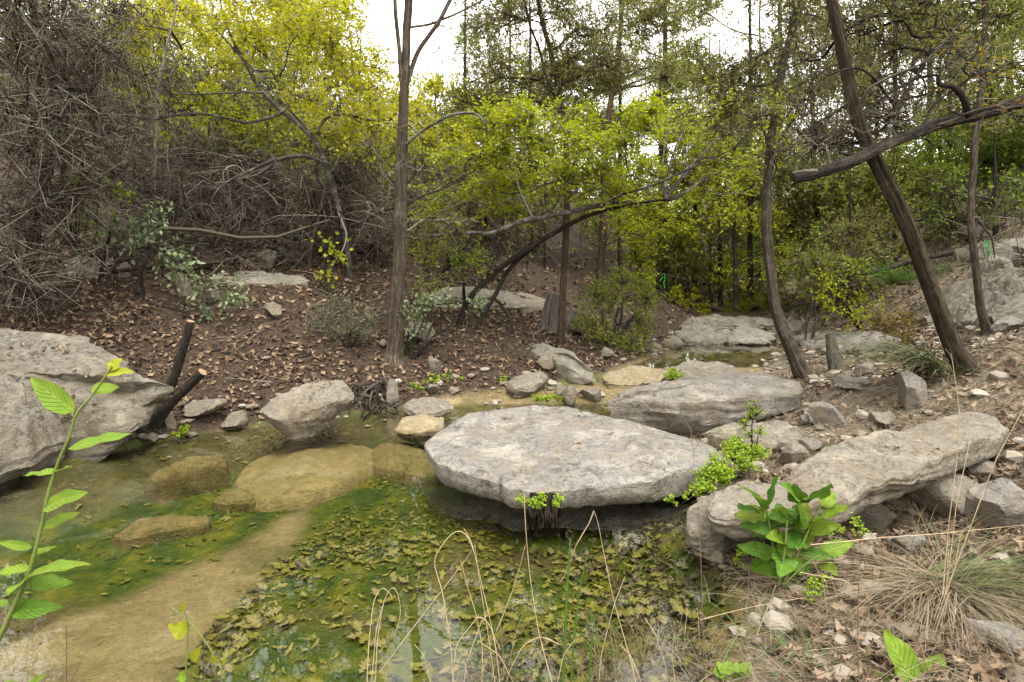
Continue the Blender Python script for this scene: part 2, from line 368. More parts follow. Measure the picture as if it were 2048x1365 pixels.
finish(t, c, rg, hh, .7, .03, spec=.25); me.materials.append(m)

# water: a clear sheet, reflecting by its angle, laid over the bed
m, t = new_mat('water'); out = N(t, 'ShaderNodeOutputMaterial')
fr = N(t, 'ShaderNodeFresnel', IOR=1.5); gl = N(t, 'ShaderNodeBsdfGlossy'); gl.inputs['Roughness'].default_value = .015; gl.inputs['Color'].default_value = (1, 1, 1, 1)
tr = N(t, 'ShaderNodeBsdfTransparent'); tr.inputs[0].default_value = (.93, .95, .84, 1)
v = tc(t); mp = N(t, 'ShaderNodeMapping'); mp.inputs['Scale'].default_value = (1, 1.6, 1); t.links.new(v, mp.inputs[0])
b = N(t, 'ShaderNodeBump'); b.inputs['Strength'].default_value = .02; b.inputs['Distance'].default_value = .02; t.links.new(noise_node(t, mp.outputs[0], 7, 3, .5), b.inputs['Height'])
t.links.new(b.outputs[0], gl.inputs['Normal']); t.links.new(b.outputs[0], fr.inputs['Normal'])
mx = N(t, 'ShaderNodeMixShader'); t.links.new(fr.outputs[0], mx.inputs[0]); t.links.new(tr.outputs[0], mx.inputs[1]); t.links.new(gl.outputs[0], mx.inputs[2]); t.links.new(mx.outputs[0], out.inputs[0])
M_water = m
def water(name, x0, x1, y0, y1, z, label):
    mb = MB(); mb.add([(x0, y0, z), (x1, y0, z), (x1, y1, z), (x0, y1, z)], [[0, 1, 2, 3]])
    return tag(mb.build(name, M_water, smooth=False), label, 'water', kind='structure')
water('water', -20, 1.7, -6, 5.72, 0.0, 'clear shallow pool water over green and tan bed')
water('water', .9, 5.0, 6.75, 10.2, .15, 'still pond water upstream behind the grey slabs')

# ---------------------------------------------------------------- rocks
R_gray = mat_rock('limestone_grey', light=(.35, .33, .29), tan=(.26, .21, .15), gray=(.225, .22, .215), dark=(.08, .075, .068)); R_tan = mat_rock('limestone_tan', light=(.33, .295, .235), tan=(.235, .185, .12), gray=(.235, .22, .19), dark=(.085, .075, .062), lichen=.45)
R_dark = mat_rock('limestone_mossy', light=(.33, .30, .25), tan=(.23, .19, .14), gray=(.26, .25, .22), lichen=.6, moss=.35)  # limestone with moss and heavier lichen
R_shade = mat_rock('limestone_in_shade', light=(.26, .235, .19), tan=(.185, .15, .10), gray=(.19, .18, .155), dark=(.06, .052, .042), lichen=.6, sc=1.3)  # darker copy of the tan limestone, the boulder's shade put into its colour
R_sunk = mat_rock('limestone_sunken', light=(.36, .27, .125), tan=(.27, .195, .075), gray=(.31, .235, .10), dark=(.11, .085, .03), lichen=.5, moss=.45, sc=1.0)
R_sand = mat_rock('limestone_silted', light=(.42, .315, .155), tan=(.34, .25, .11), gray=(.37, .28, .13), dark=(.17, .13, .05), lichen=.25, moss=.12, sc=1.0)
R_tufa = mat_rock('tufa', light=(.42, .33, .18), tan=(.33, .22, .09), gray=(.34, .28, .17), lichen=.4, moss=.3, sc=1.5, wet=.3)
PROF = [(1.0, 0), (1.012, -.10), (1.0, -.3), (.975, -.45), (.93, -.58), (.82, -.75), (.66, -.9), (.5, -1.0)]
FACE = [(1.0, 0), (1.015, -.08), (1.01, -.35), (.985, -.5), (1.0, -.6), (.96, -.8), (.88, -.92), (.7, -1.0)]
WIDE = [(1.0, 0), (1.05, -.12), (1.09, -.35), (1.12, -.6), (1.15, -1.0)]
def to3(p):
    if len(p) == 3: return PZ(*p)
    if p[2] == 'g':
        q = PG(p[0], p[1]); dd = q - EYE; return q - dd / np.linalg.norm(dd) * p[3] + [0, 0, .03]
    return PY(p[0], p[1], p[3])
def slab(name, label, pts, thick, mat, prof=PROF, n=150, dome=.02, rough=.018, edge=.035, cat='rock', parent=None, group=None, nr=20, ledge=1.0, dpow=2.5, facets=26):
    if 'sunken' in name or 'tufa' in name: facets = 0
    C = np.array([to3(p) for p in pts]); C = np.vstack([C, C[:1]])
    s = np.concatenate([[0], np.cumsum(np.linalg.norm(np.diff(C, axis=0), axis=1))]); u = np.linspace(0, s[-1], n, endpoint=False)
    O = np.stack([np.interp(u, s, C[:, k]) for k in range(3)], 1)
    for _ in range(1): O = .5 * O + .25 * (np.roll(O, 1, 0) + np.roll(O, -1, 0))
    ctr = O.mean(0); size = np.linalg.norm(O - ctr, axis=1).mean()
    seed = ctr * 3.7
    rad = O - ctr; rad[:, 2] = 0; rn = unit(rad)
    O = O + rn * (edge * (.6 * fbm(O * 4 + seed, 3) + .5 * fbm(O * 13 + seed, 3)))[:, None]
    rings = []
    ts = np.linspace(.03, 1, nr) ** .8
    for q in ts:
        P = ctr + (O - ctr) * q
        P[:, 2] += dome * (1 - q ** dpow) - .012 * max(0, (q - .9) / .1) ** 2
        rings.append(P)
    pr = np.array(prof); m = max(10, nr // 2 + 4); dd = np.linspace(0, 1, m)[1:]
    for q in dd:
        sc = np.interp(-q, pr[::-1, 1], pr[::-1, 0]); P = ctr + (O - ctr) * [sc, sc, 1]; P[:, 2] -= q * thick
        zz = P[:, 2]; strat = fbm(np.stack([P[:, 0] * 1.2, P[:, 1] * 1.2, zz * 22], 1) + seed, 3)
        P += rn * (ledge * .5 * edge * strat * min(1, q * 8))[:, None]
        rings.append(P)
    V = np.array(rings)
    d1 = fbm(V * 2.6 / max(size, .3) + seed, 4); d2 = fbm(V * 9 + seed, 4); d3 = fbm(V * 30 + seed, 2)
    V[..., 2] += rough * (1.2 * d1 + .5 * d2 + .16 * d3) * np.concatenate([np.ones(nr), np.linspace(1, .2, len(dd))])[:, None]
    V[..., :2] += (rn[None, :, :2] * (.35 * rough * d2)[..., None]) * np.concatenate([np.zeros(nr - 2), np.ones(len(dd) + 2)])[:, None, None]
    rr_ = np.random.default_rng(int(abs(ctr[0] * 977 + ctr[1] * 631)) + 3); ex = np.array([np.ptp(O[:, 0]), np.ptp(O[:, 1]), max(thick, .1)]) * .5
    if facets:
        mid_ = ctr - [0, 0, thick * .4]
        for _ in range(facets):
            a_ = rr_.uniform(0, 6.283); e_ = rr_.uniform(-.75, .75); nrm = np.array([math.cos(a_) / ex[0], math.sin(a_) / ex[1], e_ / ex[2]]); nrm /= np.linalg.norm(nrm)
            pj = (V - mid_) @ nrm; hmax = np.quantile(pj, rr_.uniform(.975, .997)); V = V - (np.maximum(pj - hmax, 0) * .92)[..., None] * nrm
    TOPS[label] = V[2:nr - 2].reshape(-1, 3)
    K = len(V); mb = MB()
    i = (np.arange(K - 1)[:, None] * n); j = np.arange(n)[None]; j2 = (j + 1) % n
    mb.add(V.reshape(-1, 3), np.stack([i + j, i + n + j, i + n + j2, i + j2], -1).reshape(-1, 4))
    mb.add(np.vstack([V[0].mean(0), V[0]]), [[0, 1 + a, 1 + (a + 1) % n] for a in range(n)])
    mb.add(np.vstack([V[-1].mean(0), V[-1]]), [[0, 1 + (a + 1) % n, 1 + a] for a in range(n)])
    base = np.array([ctr[0], ctr[1], V[..., 2].min()])
    o = mb.build(name, mat, parent, origin=base)
    if facets: o.data.set_sharp_from_angle(angle=math.radians(28))
    return tag(o, label, cat, group) if parent is None else o
TOPS = {}
def zz(pts, z): return [(a, b, z) for a, b in pts]
slab('limestone_slab', 'largest flat grey limestone slab overhanging the middle of the pool', [(858,880,0.18),(880,858,0.21),(905,842,0.23),(945,822,0.25),(985,808,0.26),(1060,803,0.27),(1110,808,0.27),(1160,818,0.27),(1215,832,0.27),(1300,848,0.27),(1370,865,0.26),(1430,884,0.25),(1450,905,0.23),(1435,925,0.21),(1400,945,0.18),(1340,958,0.16),(1280,966,0.14),(1200,972,0.13),(1130,978,0.12),(1070,985,0.11),(1020,982,0.11),(990,968,0.12),(960,955,0.13),(925,945,0.14),(885,935,0.14),(868,915,0.16)], .42, R_gray, n=340, nr=60, edge=.035, rough=.018, ledge=.3,
     facets=5, prof=[(1, 0), (1.01, -.05), (1.0, -.2), (.97, -.3), (.92, -.38), (.75, -.47), (.5, -.58), (.36, -.7), (.34, -1)])
slab('limestone_slab', 'thick grey wedge-shaped slab with tan front face behind the largest slab', [(1212,795,.36),(1250,782,.39),(1300,770,.43),(1360,758,.46),(1420,750,.48),(1500,744,.5),(1560,748,.5),(1600,756,.48),(1611,770,.44),(1600,782,.42),(1565,786,.42),(1500,790,.42),(1450,800,.38),(1400,806,.36),(1340,806,.35),(1290,802,.34),(1240,802,.33)], .30, R_gray, n=260, nr=40, edge=.03,
     prof=[(1, 0), (1.015, -.08), (1.0, -.3), (.96, -.42), (.97, -.5), (.93, -.65), (.88, -.75), (.7, -.9), (.5, -1)], facets=14)
slab('limestone_slab', 'long tan-grey slab lying slantwise behind the broad-leaved plant', [(1425,1000,.285),(1440,982,.295),(1480,970,.3),(1540,958,.32),(1600,930,.35),(1660,902,.38),(1760,870,.42),(1850,842,.46),(1930,823,.5),(1985,830,.5),(2010,850,.47),(1990,872,.44),(1905,900,.41),(1850,925,.38),(1790,950,.36),(1720,975,.33),(1665,997,.31),(1600,1012,.29),(1530,1030,.27),(1470,1036,.265),(1435,1024,.27)], .17, R_tan, n=320, nr=44, edge=.04, rough=.024, dome=.0,
     prof=[(1, 0), (1.02, -.1), (1.015, -.4), (1.0, -.6), (.95, -.75), (.8, -.9), (.6, -1)], facets=1)
slab('rock', 'broken blunt block forming the nose of the long slab by the pool', [(1370,1030,.19),(1378,1008,.21),(1405,988,.24),(1450,978,.26),(1486,982,.25),(1500,1005,.22),(1492,1032,.19),(1450,1052,.165),(1405,1062,.15),(1378,1052,.16)], .17, R_tan, n=170, nr=26, edge=.035, rough=.022, prof=FACE, facets=16)
slab('rock', 'small tan slab wedged under the grey wedge-shaped slab beside lime ferns', [(1400,865,.22),(1450,850,.24),(1530,842,.25),(1580,845,.26),(1612,865,.25),(1590,885,.2),(1540,893,.17),(1470,880,.18)], .18, R_tan, n=150)
slab('boulder', 'low mossy boulder at the pond edge behind the grey wedge-shaped slab', [(1332,748,.28),(1350,726,.32),(1400,721,.34),(1450,722,.34),(1470,735,.3),(1495,745,.26),(1480,765,.24),(1400,772,.24),(1345,768,.24)], .25, R_tan, n=140, prof=FACE)
slab('boulder', 'big pale sloping boulder at the pool edge beside the sawn sapling', [(-260,740,.75),(-120,690,.85),(-20,664,.87),(60,660,.87),(130,666,.84),(200,692,.76),(270,733,.63),(332,768,.5),(325,800,.36),(300,830,.27),(240,855,.23),(180,858,.23),(150,868,.2),(100,888,.18),(60,903,.17),(0,922,.16),(-150,960,.15),(-300,930,.3)], .42, R_shade, n=300, nr=50, dome=.07, rough=.035, edge=.06, facets=9,
     prof=[(1, 0), (1.015, -.06), (1.0, -.14), (.95, -.2), (.85, -.27), (.75, -.5), (.72, -1)])
slab('limestone_slab', 'tilted grey slab jutting over the water below the leaf-covered bank', [(524,812,.28),(560,790,.32),(600,775,.36),(650,757,.4),(685,755,.42),(705,770,.4),(700,790,.34),(660,810,.28),(610,825,.22),(560,838,.2),(530,832,.22)], .26, R_tan, n=180, prof=[(1, 0), (1.01, -.08), (1, -.25), (.93, -.4), (.8, -.55), (.6, -.75), (.5, -1)])
slab('rock', 'flat rounded rock at the water edge between root clump and largest slab', [(803,812,.1),(825,797,.12),(870,795,.12),(903,803,.11),(905,812,.1),(870,822,.08),(830,823,.08)], .12, R_tan, n=110)
slab('rock', 'tan angular rock on the far shore above the largest slab', [(1013,766,.16),(1045,748,.22),(1085,741,.24),(1093,752,.22),(1070,772,.15),(1030,778,.14)], .14, R_tan, n=110)
slab('limestone_slab', 'narrow mossy slab slanting down from the stump to the creek', [(1033,683,.44),(1075,684,.46),(1130,700,.42),(1170,722,.35),(1200,745,.24),(1180,752,.2),(1140,738,.26),(1090,715,.33),(1045,698,.39)], .2, R_dark, n=160, prof=FACE)
slab('boulder', 'pale boulder cut by the picture edge just past the leaning cedar base', [(1940,735,.56),(1980,715,.62),(2048,700,.66),(2150,690,.7),(2200,730,.6),(2100,765,.5),(2020,772,.45),(1960,765,.48)], .35, R_gray, n=180, prof=FACE, rough=.03, edge=.05)
slab('boulder', 'pale boulder tucked below the boulder at the leaning cedar base', [(1970,800,.45),(2000,780,.49),(2060,767,.53),(2200,772,.55),(2180,830,.4),(2080,840,.36),(2010,832,.38)], .34, R_gray, n=180, prof=FACE, rough=.03, edge=.05)
slab('rock_shelf', 'broad pale rock shelf behind the short grey snag', [(1590,672,.36),(1640,665,.43),(1720,663,.5),(1800,668,.55),(1860,690,.5),(1850,715,.42),(1780,726,.36),(1720,720,.34),(1660,702,.33),(1600,690,.31)], .3, R_gray, n=220, nr=36, prof=[(1, 0), (1.01, -.1), (.97, -.25), (.85, -.35), (.8, -.6), (.8, -1)], rough=.03, edge=.06)
slab('boulder', 'large rough boulder on the slope behind the leaning cedar', [(1818,640,'g',.35),(1832,600,'g',.35),(1880,572,'g',.35),(1930,553,'g',.35),(2000,545,'g',.35),(2080,530,'g',.35),(2150,560,'g',.35),(2130,620,'g',.35),(2040,640,'g',.35),(1940,650,'g',.35),(1870,655,'g',.35)], .5, R_shade, n=240, nr=40, dome=.05, rough=.10, edge=.14, facets=40, prof=FACE)
slab('boulder', 'rounded boulder perched above the large rough boulder by the thin tree', [(1938,548,'g',.3),(1950,530,'g',.3),(1985,520,'g',.3),(2025,528,'g',.3),(2030,548,'g',.3),(1985,556,'g',.3)], .4, R_gray, n=120, dome=.12, prof=FACE)
slab('rock_ledge', 'grey rock ledge high on the slope beside the green ribbon', [(1895,512,'g',.3),(1920,492,'g',.3),(2000,482,'g',.3),(2120,478,'g',.3),(2140,512,'g',.3),(2040,520,'g',.3),(1960,520,'g',.3)], .6, R_dark, n=150, prof=FACE, edge=.08)
slab('rock_ledge', 'dark pitted ledge at the head of the pond', [(1345,672,0,9.2),(1370,655,0,10.4),(1450,645,0,11.3),(1525,648,0,11.3),(1545,668,0,10),(1532,683,0,9.3),(1470,684,0,9.3),(1400,680,0,9.4)], .22, R_dark, n=200, nr=30, rough=.07, edge=.13, prof=FACE, facets=34)
slab('rock_ledge', 'stepped grey ledge crossing the creek just above the dark pitted ledge', [(1355,648,'g',.25),(1400,638,'g',.25),(1470,634,'g',.25),(1540,640,'g',.25),(1560,652,'g',.2),(1500,656,'g',.2),(1420,656,'g',.2)], .3, R_shade, n=140, rough=.05, edge=.12, prof=FACE)
slab('rock_ledge', 'low ledge on the far side of the pond below the green shrub', [(1330,682,'g',.15),(1360,672,'g',.15),(1400,670,'g',.15),(1420,680,'g',.12),(1390,690,'g',.1),(1350,692,'g',.1)], .2, R_shade, n=110, rough=.04, edge=.08, prof=FACE)
slab('tufa_mound', 'ochre tufa mound with dark holes beside the creek lip', [(1205,748,.2),(1260,733,.23),(1320,735,.23),(1345,748,.2),(1320,762,.16),(1270,768,.15),(1215,766,.14)], .14, R_tufa, n=130, dome=.03, prof=FACE)
slab('tufa_mound', 'orange-brown wet tufa lump at the inflow of the pool', [(785,858,.01),(800,838,.05),(850,830,.06),(890,838,.06),(880,855,.03),(830,866,.0)], .12, R_tufa, n=110, dome=.02)
slab('sunken_rock', 'largest smooth tan rock sunken in the green pool', zz([(478,960),(500,930),(540,905),(610,886),(690,882),(742,897),(740,925),(690,955),(610,985),(540,990),(495,980)], -0.170), .10, R_sand, n=170, dome=0.06, rough=.008, edge=.02, ledge=.2, prof=WIDE, dpow=1.7)
slab('sunken_rock', 'long pale sunken rock whose tip breaks the surface below the boulder', zz([(298,952),(340,936),(400,920),(450,916),(444,928),(385,944),(325,958)], -0.075), .22, R_sunk, n=120, dome=0.075, rough=.01, edge=.02, ledge=.2, prof=WIDE, dpow=1.7)
slab('sunken_rock', 'brown oblong rock sunken amid green algae left of the sand tongue', zz([(240,1064),(270,1043),(340,1030),(416,1032),(404,1046),(330,1062),(262,1074)], -0.185), .10, R_sunk, n=120, dome=0.035, rough=.008, edge=.02, ledge=.2, prof=WIDE, dpow=1.7)
slab('sunken_rock', 'rounded sunken rock beside the largest slab, behind the smooth tan one', zz([(735,905),(765,888),(815,885),(850,897),(845,920),(800,938),(755,930)], -0.175), .10, R_sunk, n=100, dome=0.050, rough=.01, edge=.02, ledge=.2, prof=WIDE, dpow=1.7)
slab('sunken_rock', 'sunken rock tucked against the blunt end of the largest slab', zz([(805,925),(850,905),(885,915),(900,940),(850,950),(812,945)], -0.175), .10, R_sunk, n=100, dome=0.050, rough=.01, edge=.02, ledge=.2, prof=WIDE, dpow=1.7)
slab('sunken_rock', 'small sunken rock touching the waist of the sand tongue', zz([(428,998),(450,982),(490,980),(520,992),(500,1004),(450,1006)], -0.190), .10, R_sunk, n=80, dome=0.040, rough=.006, edge=.015, ledge=.2, prof=WIDE, dpow=1.7)

def stone(name, label, px, py, wpx, hpx, mat=None, seed=0, flat=.55, depth=1.0, sink=.3, cat='stone', tilt=0.25, group=None):
    r = np.random.default_rng(int(seed + px * 7 + py)); B = PG(px, py + hpx * .4)
    tt = B[1] / ray(px, py)[1]; W = wpx / FPX * tt * .5; Hh = max(hpx / FPX * tt * .75, .02)
    nu, nv2 = 30, 20; th = np.linspace(0, math.pi, nv2)[:, None]; ph = np.arange(nu)[None] / nu * 2 * math.pi
    U = np.stack([np.sin(th) * np.cos(ph), np.sin(th) * np.sin(ph), np.cos(th) + 0 * ph], -1)
    for _ in range(13):
        d = r.normal(size=3); d /= np.linalg.norm(d); h = r.uniform(.38, .8); e = U @ d - h; U = U - np.maximum(e, 0)[..., None] * d
    U = U * (1 + .10 * fbm(U * 2 + px, 3)[..., None]); U = U / np.abs(U).max((0, 1))
    V = U * [W, W * depth, Hh]
    ax = r.uniform(-tilt, tilt); V = V @ np.array([[math.cos(ax), 0, math.sin(ax)], [0, 1, 0], [-math.sin(ax), 0, math.cos(ax)]])
    V += .03 * W * fbm(U * 7 + py, 3)[..., None] * U
    g = hz(B[0], B[1] + W * .3); V = V + [B[0], B[1] + W * depth * .4, g + Hh * (1 - 2 * sink)]
    mb = MB(); i = np.arange(nv2 - 1)[:, None] * nu; j = np.arange(nu)[None]; j2 = (j + 1) % nu
    mb.add(V.reshape(-1, 3), np.stack([i + j, i + nu + j, i + nu + j2, i + j2], -1).reshape(-1, 4))
    o = tag(mb.build(name, mat or R_tan, origin=(B[0], B[1], g)), label, cat, group); o.data.set_sharp_from_angle(angle=math.radians(26)); return o
for a in [
 ('stone', 'smallest stone beside the tan angular rock on the far shore', 1088, 733, 38, 30, R_tan),
 ('stone', 'angular stone block in the wet channel behind the largest slab', 1145, 800, 44, 34, R_tan),
 ('stone', 'narrow stone leaning against the angular block behind the largest slab', 1118, 788, 34, 26, R_tan),
 ('stone', 'long low stone in the wet channel next to the wedge-shaped slab', 1182, 795, 46, 26, R_tan),
 ('stone', 'flat pale paving-like stone on the path beside the wedge-shaped slab', 1672, 838, 88, 40, R_gray),
 ('stone', 'small pale stone touching the flat paving-like stone', 1618, 845, 30, 18, R_gray),
 ('stone', 'low tan stone on the path past the flat paving-like stone', 1772, 846, 56, 26, R_tan),
 ('stone', 'pale blocky stone beside the grass tuft near the short snag', 1742, 744, 46, 26, R_gray),
 ('stone', 'upright pale stone under the arching grass tuft', 1830, 796, 66, 66, R_gray),
 ('stone', 'flat stone half buried in the path in front of the blocky stone', 1705, 775, 90, 18, R_gray),
 ('stone', 'brown rounded stone in the hollow under the long slab', 1895, 1015, 130, 82, R_tan),
 ('stone', 'pale stone cut by the picture edge below the long slab', 2030, 1035, 130, 100, R_gray),
 ('stone', 'small stone above the hollow at the end of the long slab', 1975, 940, 56, 30, R_tan),
 ('stone', 'pale narrow stone lying beside the broad-leaved plant', 1822, 1105, 76, 34, R_gray),
 ('stone', 'low wet stone under the nose of the long slab', 1432, 1112, 80, 40, R_tan),
 ('stone', 'dark stone under the long slab beside the broad-leaved plant', 1742, 1052, 90, 60, R_dark),
 ('stone', 'jagged stone below the small tan slab beside the ferns', 1590, 918, 62, 40, R_tan),
 ('stone', 'small broken stone in the leaves next to the jagged stone', 1622, 902, 44, 28, R_gray),
 ('stone', 'triangular pale stone at the water edge near the tilted slab', 462, 855, 52, 32, R_tan),
 ('stone', 'long thin stone lying flat behind the sawn sapling', 398, 830, 104, 20, R_tan),
 ('stone', 'upright little stone propped against the sawn sapling base', 338, 846, 24, 38, R_tan),
 ('stone', 'small flat stone in front of the sawn sapling base', 292, 882, 44, 14, R_tan),
 ('stone', 'leaning slab-like stone standing in the leaf litter up the bank', 366, 586, 34, 42, R_tan),
 ('stone', 'small stone just below the leaning slab-like stone on the bank', 422, 602, 34, 24, R_dark),
 ('stone', 'round pale stone resting on the hillside ledge', 532, 526, 40, 30, R_tan),
 ('stone', 'lone stone in the middle of the leafy bank', 545, 628, 38, 24, R_tan),
 ('stone', 'stone beside the silver-green shrub at the tall cedar base', 840, 672, 66, 36, R_tan),
 ('stone', 'small square stone just beside the tall cedar base', 764, 694, 22, 14, R_tan),
 ('stone', 'dull stone in the litter below the silver-green shrub', 868, 740, 30, 24, R_dark),
 ('stone', 'leaning stone in the root clump by the water', 782, 796, 34, 48, R_dark),
 ('stone', 'small stone above the flat rounded rock', 862, 788, 32, 14, R_tan),
 ('stone', 'pale stone at the creek bend below the green shrub', 1212, 712, 30, 22, R_tan),
 ('stone', 'stone at the pond margin beyond the creek bend', 1312, 700, 36, 18, R_tan),
 ('stone', 'second stone at the pond margin nearest the dark ledge', 1345, 690, 44, 22, R_tan),
 ('stone', 'grey stone at the foot of the thin leaning tree by the shelf', 1600, 655, 40, 20, R_gray),
 ('stone', 'pale stone on the far slope above the fallen branch', 1960, 468, 60, 34, R_gray),
 ('stone', 'broad stone lying by the base of the thin slope tree', 2030, 655, 70, 26, R_gray),
 ('stone', 'pale stone half buried in the dry grass corner', 2000, 1300, 110, 50, R_gray),
]:
    big = a[4] > 80
    stone(*a, flat=.6, depth=.8 if a[5] < a[4] * .4 else 1.0, sink=.25)
slab('rock_ledge', 'low rock ledge under brush on the leafy hillside', [(405,562,'g',.05),(430,552,'g',.05),(500,548,'g',.05),(560,552,'g',.05),(622,560,'g',.05),(618,572,'g',.05),(540,573,'g',.05),(450,570,'g',.05)], .4, R_dark, n=140, prof=FACE, edge=.07)
slab('rock_ledge', 'second rock ledge higher in the brush near the picture edge', [(120,536,'g',.05),(150,522,'g',.05),(200,518,'g',.05),(260,528,'g',.05),(268,548,'g',.05),(200,556,'g',.05),(140,552,'g',.05)], .5, R_dark, n=140, prof=FACE, edge=.07)
slab('rock_ledge', 'long pale bedrock ledge behind the arching oak stems', [(830,590,'g',.12),(870,572,'g',.12),(960,580,'g',.12),(1060,590,'g',.12),(1105,602,'g',.12),(1090,618,'g',.12),(980,612,'g',.12),(890,612,'g',.12)], .4, R_tan, n=160, prof=FACE, edge=.06)
slab('rock_ledge', 'small ledge stub up the hillside beyond the round pale stone', [(545,490,'g',.12),(570,478,'g',.12),(620,485,'g',.12),(625,505,'g',.12),(580,510,'g',.12)], .4, R_dark, n=100, prof=FACE, edge=.06)

# ---------------------------------------------------------------- leaf litter
def leaf_template(st, curl, bend, width=1.0):
    st = np.array(st); k = len(st); t_ = st[:, 0]; hw = st[:, 1] * width
    mid = np.stack([t_ - .5, 0 * t_, bend * (t_ - .5) ** 2], 1)
    Lf = np.stack([t_ - .5 + .05 * (hw > .18), hw, curl * hw ** 2 * 3 + bend * (t_ - .5) ** 2 + .03 * np.sin(t_ * 17)], 1)
    Rt = np.stack([t_ - .5 + .05 * (hw > .18), -hw, curl * hw ** 2 * 3 + bend * (t_ - .5) ** 2 + .03 * np.cos(t_ * 19)], 1)
    V = np.vstack([mid, Lf, Rt]); F = []
    for i in range(k - 1):
        F.append([i, i + 1, k + i + 1, k + i]); F.append([i + 1, i, 2 * k + i, 2 * k + i + 1])
    return V, np.array(F)
FULL = [(0, .015), (.1, .04), (.2, .22), (.28, .09), (.4, .33), (.5, .11), (.62, .36), (.72, .12), (.84, .2), (1, .0)]
LOWER = [(0, .05), (.35, .30), (.62, .15), (1, .04)]
LOW = [(0, .015), (.24, .24), (.36, .1), (.6, .36), (.74, .12), (1, .0)]
def tnormal(x, y, e=.05):
    n = np.stack([H(x - e, y) - H(x + e, y), H(x, y - e) - H(x, y + e), np.full(x.shape, 2 * e)], -1); return unit(n)
def scatter(mb, x, y, z, nrm, size, temps, jit=.35):
    which = rng.integers(0, len(temps), len(x)); yaw = rng.uniform(0, 2 * math.pi, len(x))
    n = unit(nrm + jit * rng.normal(size=(len(x), 3))); a = np.stack([np.cos(yaw), np.sin(yaw), 0 * yaw], -1)
    a = unit(a - (a * n).sum(-1, keepdims=True) * n); b = np.cross(n, a)
    for k, (V, Fc) in enumerate(temps):
        s = which == k; ns = int(s.sum())
        if not ns: continue
        W = np.stack([x, y, z], -1)[s][:, None] + size[s][:, None, None] * (V[None, :, 0:1] * a[s][:, None] + V[None, :, 1:2] * b[s][:, None] + V[None, :, 2:3] * n[s][:, None])
        mb.add(W.reshape(-1, 3), (np.arange(ns)[:, None, None] * len(V) + Fc[None]).reshape(-1, 4))
TL = [leaf_template(LOW, c, b, w_) for c, b, w_ in ((.5, .5, 1), (-.5, .9, .8), (.9, -.5, 1.1), (.2, 1.2, .7))]
TF = [leaf_template(q_, c, b, w_) for q_, c, b, w_ in ((LOW, .12, .15, .8), (LOW, -.25, .4, .55), (LOW, .5, -.3, .7), ([(0, .03), (.3, .16), (.6, .2), (1, 0)], .4, .3, 1.0), ([(0, .05), (.4, .12), (1, .03)], -.5, .6, 1.0))]
TX = [(v_, f_) for v_, f_ in (leaf_template(LOWER, c, b, w_) for c, b, w_ in ((.5, .5, 1), (-.5, .9, .8), (.9, -.5, 1.1)))]
M_litL = mat_leaf('litter_brown', [(.03, .017, .009), (.085, .047, .024), (.15, .088, .047), (.23, .145, .085), (.38, .26, .16)], trans=.1, rough=.7)
M_litR = mat_leaf('litter_tan', [(.08, .05, .03), (.19, .12, .07), (.29, .20, .125), (.40, .30, .20)], trans=.1, rough=.75)
M_litW = mat_leaf('litter_sunken', [(.10, .095, .010), (.17, .155, .018), (.23, .20, .03), (.33, .275, .08)], trans=.05, rough=.7)
M_litD = mat_leaf('litter_blackened', [(.035, .027, .015), (.09, .07, .035), (.18, .14, .075), (.27, .21, .12)], trans=.05, rough=.7)
def field(n, x0, x1, y0, y1, cond, size, mat, temps, name, label, lift=.012, jit=.35, flat=False):
    x = rng.uniform(x0, x1, n); y = rng.uniform(y0, y1, n); z, dl, dr, ins = H(x, y, True)
    k = cond(x, y, z, dl, dr, ins) > rng.uniform(0, 1, n); x, y, z = x[k], y[k], z[k]
    mb = MB(); scatter(mb, x, y, z + lift + rng.uniform(0, lift * 1.5, len(x)), tnormal(x, y), rng.uniform(*size, len(x)), temps, jit)
    return tag(mb.build(name, mat, smooth=False), label, 'leaf litter', kind='stuff')
def clump(x, y, s, lo, hi): return sm(fbm(np.stack([x, y, 0 * x], -1) * s + 9, 3), lo, hi)
field(30000, -5.5, 2.2, 3.8, 10, lambda x, y, z, dl, dr, ins: np.where(ins | (dl > dr), 0, sm(dl, .02, .25) * np.interp(y, [5, 8, 10], [1, .8, .5]) * (.42 + .58 * clump(x, y, 1.9, -.5, .2))), (.025, .085), M_litL, TX, 'leaf_litter', 'thick brown oak leaf litter covering the far bank')
field(5500, -9, 7, 8, 16, lambda x, y, z, dl, dr, ins: np.where(ins | (dl > dr), 0, .8), (.08, .15), M_litL, TX, 'leaf_litter', 'brown leaves strewn over the hillside under the brush')
field(15000, .3, 8, 1.0, 8.5, lambda x, y, z, dl, dr, ins: np.where(ins | (dr > dl), 0, sm(dr, .1, .5) * (.42 + .58 * clump(x, y, 1.5, -.35, .3))), (.04, .085), M_litR, TX, 'leaf_litter', 'dry tan leaves scattered over the rocky near bank')
field(4200, .35, 3.2, 1.0, 3.4, lambda x, y, z, dl, dr, ins: np.where(ins | (dr > dl), 0, sm(dr, .1, .4)), (.045, .085), M_litR, TL, 'leaf_litter', 'curled dry leaves thick around the broad-leaved plant')
field(9000, 4, 14, 6, 14, lambda x, y, z, dl, dr, ins: np.where(ins | (dr > dl), 0, .6), (.08, .14), M_litR, TX, 'leaf_litter', 'dry leaves on the rocky slope behind the leaning cedar')
SPOLY = [pxpoly(q, -.12) for q in ([(-300,1500),(-300,1330),(0,1240),(200,1165),(430,1065),(540,1005),(620,960),(480,900),(740,880),(740,930),(600,1030),(550,1070),(500,1130),(450,1170),(380,1240),(330,1300),(300,1500)],)]
LEAFP = pxpoly([(380,1500),(360,1290),(430,1180),(560,1060),(700,980),(860,950),(960,1010),(1150,1060),(1300,1060),(1400,1200),(1440,1500)], -.14)
